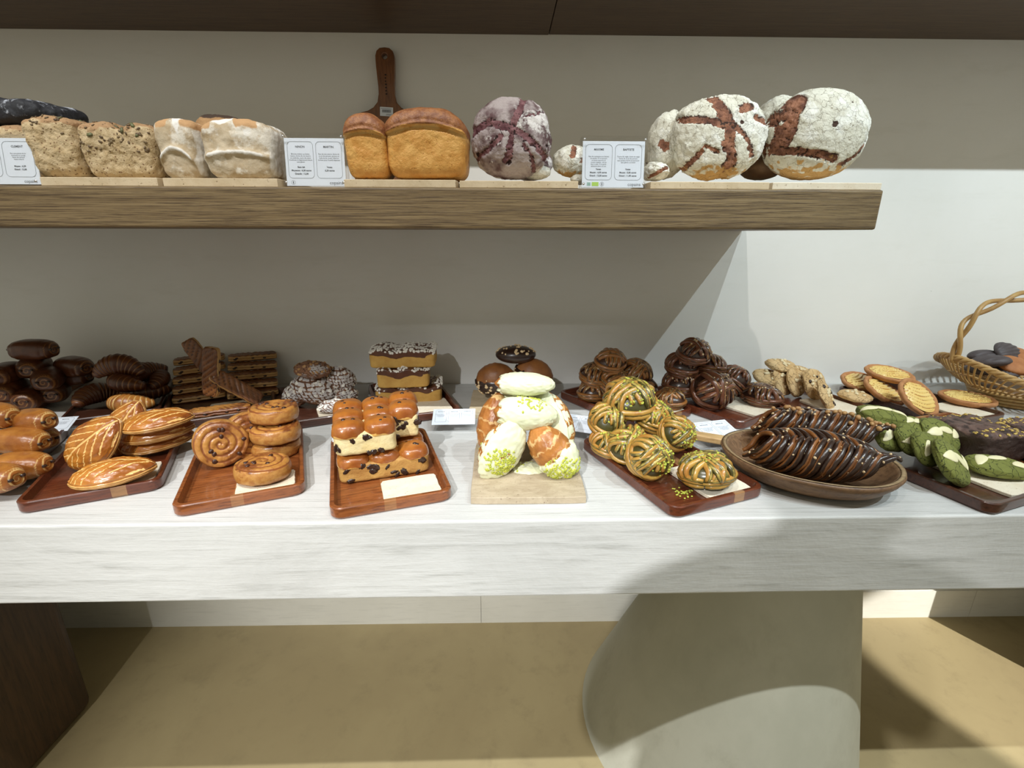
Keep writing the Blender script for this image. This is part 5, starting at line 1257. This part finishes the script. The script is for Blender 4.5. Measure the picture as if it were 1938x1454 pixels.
# tartlets
gta = 'apple tartlets'
ta = tartlet('apple_tartlet', 0.064, 1, 0.84)
for i, (px, py, z, rot, lab) in enumerate([
    (1680, 714, TT + 0.058, (10, 4, 0), 'topmost apple tartlet lying across the pile'), (1628, 730, TT + 0.022, (16, -4, 30), 'apple tartlet at the back left of the pile'),
    (1666, 745, TT + 0.026, (30, 12, 20), 'apple tartlet in the middle, half covered by the top one'), (1730, 756, TT + 0.040, (46, 14, 12), 'large apple tartlet leaning towards the room, its slices fanned'),
    (1828, 761, TF + 0.008, (3, 2, -12), 'single apple tartlet lying on a tile near the basket')]):
    o = ta if i == 0 else dup(ta); put(o, px, py, z, rot, lab, 'tart', gta)

# ---------------- basket with madeleines
bx, by = 1.425, -0.185
bz = TT + 0.0004
bk = empty('wicker_basket', (bx, by, bz)); tag(bk, 'boat-shaped wicker basket on a cane foot with a twisted handle, holding madeleines', 'basket')
RB = 0.205; EL = 0.78
def rimz(th, t): return 0.030 * t ** 1.3 + 0.058 * (abs(math.cos(th)) ** 2.2) * t * t
def ring(m, r, zf, rad, tw=0.0, n=110, ph=0.0, c=(0, 0, 0)):
    pts = []
    for k in range(n):
        th = 2 * PI * k / n; q = r + tw * math.cos(k * 0.9 + ph)
        pts.append(Vector((q * math.cos(th), q * EL * math.sin(th), zf(th) + tw * math.sin(k * 0.9 + ph))))
    m.tube(pts, rad, 8, closed=True, c=c)
m = MB()
for i in range(4): ring(m, 0.105 + 0.005 * i, lambda th, i=i: 0.006 + i * 0.0095, 0.0048)
m.build('foot', F_wick, bk, label='stacked cane rings under the basket')
m = MB()
def wall(th, t): r_ = 0.095 + (RB - 0.095) * t ** 0.8; return Vector((r_ * math.cos(th), r_ * EL * math.sin(th), 0.036 + rimz(th, t)))
for i in (0, 2, 4, 6):
    t = i / 6; ring(m, 0.095 + (RB - 0.095) * t ** 0.8, lambda th, t=t: 0.036 + rimz(th, t), 0.0030, 0.0012, ph=i * PI)
for k in range(64):
    th = 2 * PI * k / 64
    m.tube([wall(th + 0.32 * (t / 6), t / 6) for t in range(7)], 0.0026, 6, c=(0.3 * (k % 2), 0, 0))
m.lathe([(0.001, 0.034), (0.096, 0.034), (0.098, 0.037), (0.001, 0.037)], 48, sy=EL, c=(0.8, 0, 0)); m.build('wicker_bowl', F_wick, bk)
m = MB()
for ph in (0, 2.1, 4.2): ring(m, RB + 0.003, lambda th: 0.038 + rimz(th, 1), 0.0046, 0.0050, ph=ph, n=150)
m.build('rim', F_wick, bk)
m = MB()
for ph in (0, PI):
    pts = []
    for k in range(100):
        a = PI * k / 99; ca, sa = math.cos(a), max(0.0, math.sin(a)); tw = 0.0075 * sa ** 0.3 + 0.002
        cx_ = -(RB + 0.004 + 0.02 * sin2) * (abs(ca) ** 0.62) * (1 if ca > 0 else -1) if (sin2 := math.sin(2 * a) ** 2) >= 0 else 0
        cz = 0.112 + 0.180 * sa ** 0.9
        pts.append(Vector((cx_ - tw * math.cos(k * 0.22 + ph) * ca, tw * math.sin(k * 0.22 + ph), cz + tw * math.cos(k * 0.22 + ph) * sa)))
    m.tube(pts, 0.0058, 8)
m.build('handle', F_wick, bk, label='twisted cane handle')
def madeleine(mat, seed, name='madeleine'):
    def f(d):
        x, y, z = d.x, d.y, d.z; tap = 1 - 0.28 * x
        rib = math.cos(math.atan2(y, x + 1.9) * 38) if z > 0 else 0
        return Vector((x * 0.046, y * 0.032 * tap, (z * 0.019 if z > 0 else z * 0.013) + 0.0011 * rib * sm(0.1, 0.5, z))), (0, 0, 0)
    return sculpt(name, mat, f, 5)
gma = 'madeleines in the wicker basket'
md, mb_ = madeleine(F_madd, 1), madeleine(F_madb, 2)
used = {}
for i, (px, py, z, rot, kind, lab) in enumerate([
    (1872, 686, TT + 0.112, (10, 10, 160), 'd', 'grey shell-ribbed madeleine at the left of the basket, ribs up'), (1866, 676, TT + 0.113, (0, 0, 170), 'd', 'grey madeleine half hidden behind the left ribbed one'),
    (1906, 668, TT + 0.128, (50, 0, 20), 'd', 'grey madeleine standing on edge in the middle of the basket'), (1926, 672, TT + 0.122, (-150, 0, 10), 'b', 'brown madeleine lying smooth side up at the back right'),
    (1926, 692, TT + 0.105, (-150, 10, -20), 'b', 'brown madeleine lying smooth side up at the front right'), (1900, 704, TT + 0.082, (0, 0, 40), 'd', 'dark madeleine deep in the middle of the basket'),
    (1955, 705, TT + 0.085, (0, 0, 100), 'd', 'dark madeleine deep at the right, cut off by the edge of the photo'), (1860, 700, TT + 0.080, (0, 0, 10), 'd', 'dark madeleine deep at the left below the ribbed one')]):
    src = md if kind == 'd' else mb_
    o = src if kind not in used else dup(src); used[kind] = 1
    put(o, px, py, z, rot, lab, 'cake', gma)
# ------------------------------------------------------------------ the photographer, standing behind the camera (throws the shadow on the table front)
def skinned(name, joints, edges, mat, parent=None, sub=2, root=0):
    me = bpy.data.meshes.new(name); me.from_pydata([j[0] for j in joints], edges, []); o = bpy.data.objects.new(name, me); link(o, parent)
    sk = o.modifiers.new('skin', 'SKIN'); me.skin_vertices.new() if not me.skin_vertices else None
    for i, j in enumerate(joints):
        r = j[1]; me.skin_vertices[0].data[i].radius = r if hasattr(r, '__len__') else (r, r)
    me.skin_vertices[0].data[root].use_root = True
    ss = o.modifiers.new('sub', 'SUBSURF'); ss.levels = sub; ss.render_levels = sub
    me.materials.append(mat); me.polygons.foreach_set('use_smooth', []); sk.use_smooth_shade = True
    return o
def person(x, y, rz):
    root = empty('person', (x, y, 0), (0, 0, rz)); tag(root, 'person in dark coat standing facing the table, taking the photo', 'person')
    skin = flatm('skin', (0.55, 0.36, 0.26), 0.5); coat = flatm('dark_coat', (0.05, 0.05, 0.06), 0.8); jeans = flatm('jeans', (0.05, 0.08, 0.14), 0.8); hair = flatm('hair', (0.04, 0.025, 0.015), 0.6)
    J = [((0, 0, 0.93), (0.22, 0.14)), ((0, 0, 1.10), (0.21, 0.13)), ((0, 0, 1.28), (0.20, 0.12)), ((0, 0, 1.42), (0.14, 0.09)), ((0, 0.01, 1.50), 0.05), ((0, 0.02, 1.56), 0.055),
         ((-0.10, 0, 0.86), 0.09), ((-0.11, 0.01, 0.48), 0.062), ((-0.12, 0, 0.09), 0.042), ((-0.13, 0.15, 0.04), 0.036),
         ((0.10, 0, 0.86), 0.09), ((0.11, 0.01, 0.48), 0.062), ((0.12, 0, 0.09), 0.042), ((0.13, 0.15, 0.04), 0.036),
         ((-0.20, 0, 1.40), 0.07), ((-0.27, 0.03, 1.16), 0.05), ((-0.13, 0.06, 1.22), 0.032), ((0.20, 0, 1.40), 0.07), ((0.27, 0.03, 1.16), 0.05), ((0.13, 0.06, 1.22), 0.032)]
    E_ = [(0, 1), (1, 2), (2, 3), (3, 4), (4, 5), (0, 6), (6, 7), (7, 8), (8, 9), (0, 10), (10, 11), (11, 12), (12, 13), (3, 14), (14, 15), (15, 16), (3, 17), (17, 18), (18, 19)]
    skinned('body', J, E_, coat, root)
    def hd(d):
        p = Vector((d.x * 0.075, d.y * 0.095, d.z * 0.115))
        if d.y > 0.5: p.y += 0.012 * math.exp(-(d.x / 0.16)**2 - ((d.z + 0.1) / 0.2)**2)
        for s_ in (-1, 1): p.y -= 0.008 * math.exp(-((d.x - s_ * 0.4) / 0.15)**2 - ((d.z - 0.02) / 0.12)**2) * (d.y > 0)
        return p, (0, 0, 0)
    h = sculpt('head', skin, hd, 4, root); h.location = (0, 0.03, 1.63)
    for s_ in (-1, 1): e_ = MB().blob((0, 0, 0), (0.011, 0.008, 0.011)).build('eye', flatm('eye', (0.8, 0.8, 0.8), 0.3), h); e_.location = (s_ * 0.03, 0.083, 0.004); k = MB().blob((0, 0, 0), (0.008, 0.014, 0.018)).build('ear', skin, h); k.location = (s_ * 0.075, 0, 0)
    MB().blob((0, 0.093, -0.05), (0.024, 0.005, 0.006)).build('mouth', flatm('lips', (0.5, 0.2, 0.18)), h)
    sculpt('hair', hair, lambda d: (Vector((d.x * 0.084, d.y * 0.104 - 0.012, d.z * 0.122 + 0.012)) * (1 if d.z > -0.1 or d.y < 0 else 0.8), (0, 0, 0)), 4, h)
    for s_ in (-1, 1):
        dy = -0.165; hj = [((s_ * 0.13, 0.22, 1.24), 0.024), ((s_ * 0.10, 0.27, 1.265), (0.034, 0.016)), ((s_ * 0.085, 0.31, 1.29), (0.034, 0.014))]; he = [(0, 1), (1, 2)]
        for k in range(4):
            b0 = len(hj); ox = (k - 1.5) * 0.018
            hj += [((s_ * 0.085 + 0.2 * ox, 0.325, 1.29 + ox), 0.009), ((s_ * 0.072 + 0.2 * ox, 0.345, 1.295 + ox), 0.0085), ((s_ * 0.052, 0.348 - 0.004 * k, 1.297 + ox), 0.0075)]; he += [(2, b0), (b0, b0 + 1), (b0 + 1, b0 + 2)]
        b0 = len(hj); hj += [((s_ * 0.085, 0.285, 1.315), 0.011), ((s_ * 0.066, 0.30, 1.33), 0.009)]; he += [(1, b0), (b0, b0 + 1)]
        hj = [((p_[0], p_[1] + dy, p_[2] - 0.0), r_) for p_, r_ in hj]; skinned('hand', hj, he, skin, root, 1)
    ph = MB().box(-0.075, 0.075, 0.157, 0.165, 1.262, 1.334).build('phone', flatm('phone_case', (0.02, 0.02, 0.02), 0.3), smooth=False)
    ph.parent = None; M_ = Matrix.Translation((x, y, 0)) @ Matrix.Rotation(rz, 4, 'Z'); ph.matrix_world = M_
    tag(ph, 'black phone held up in both hands by the photographer', 'phone')
person(0.03, -1.63, 0)
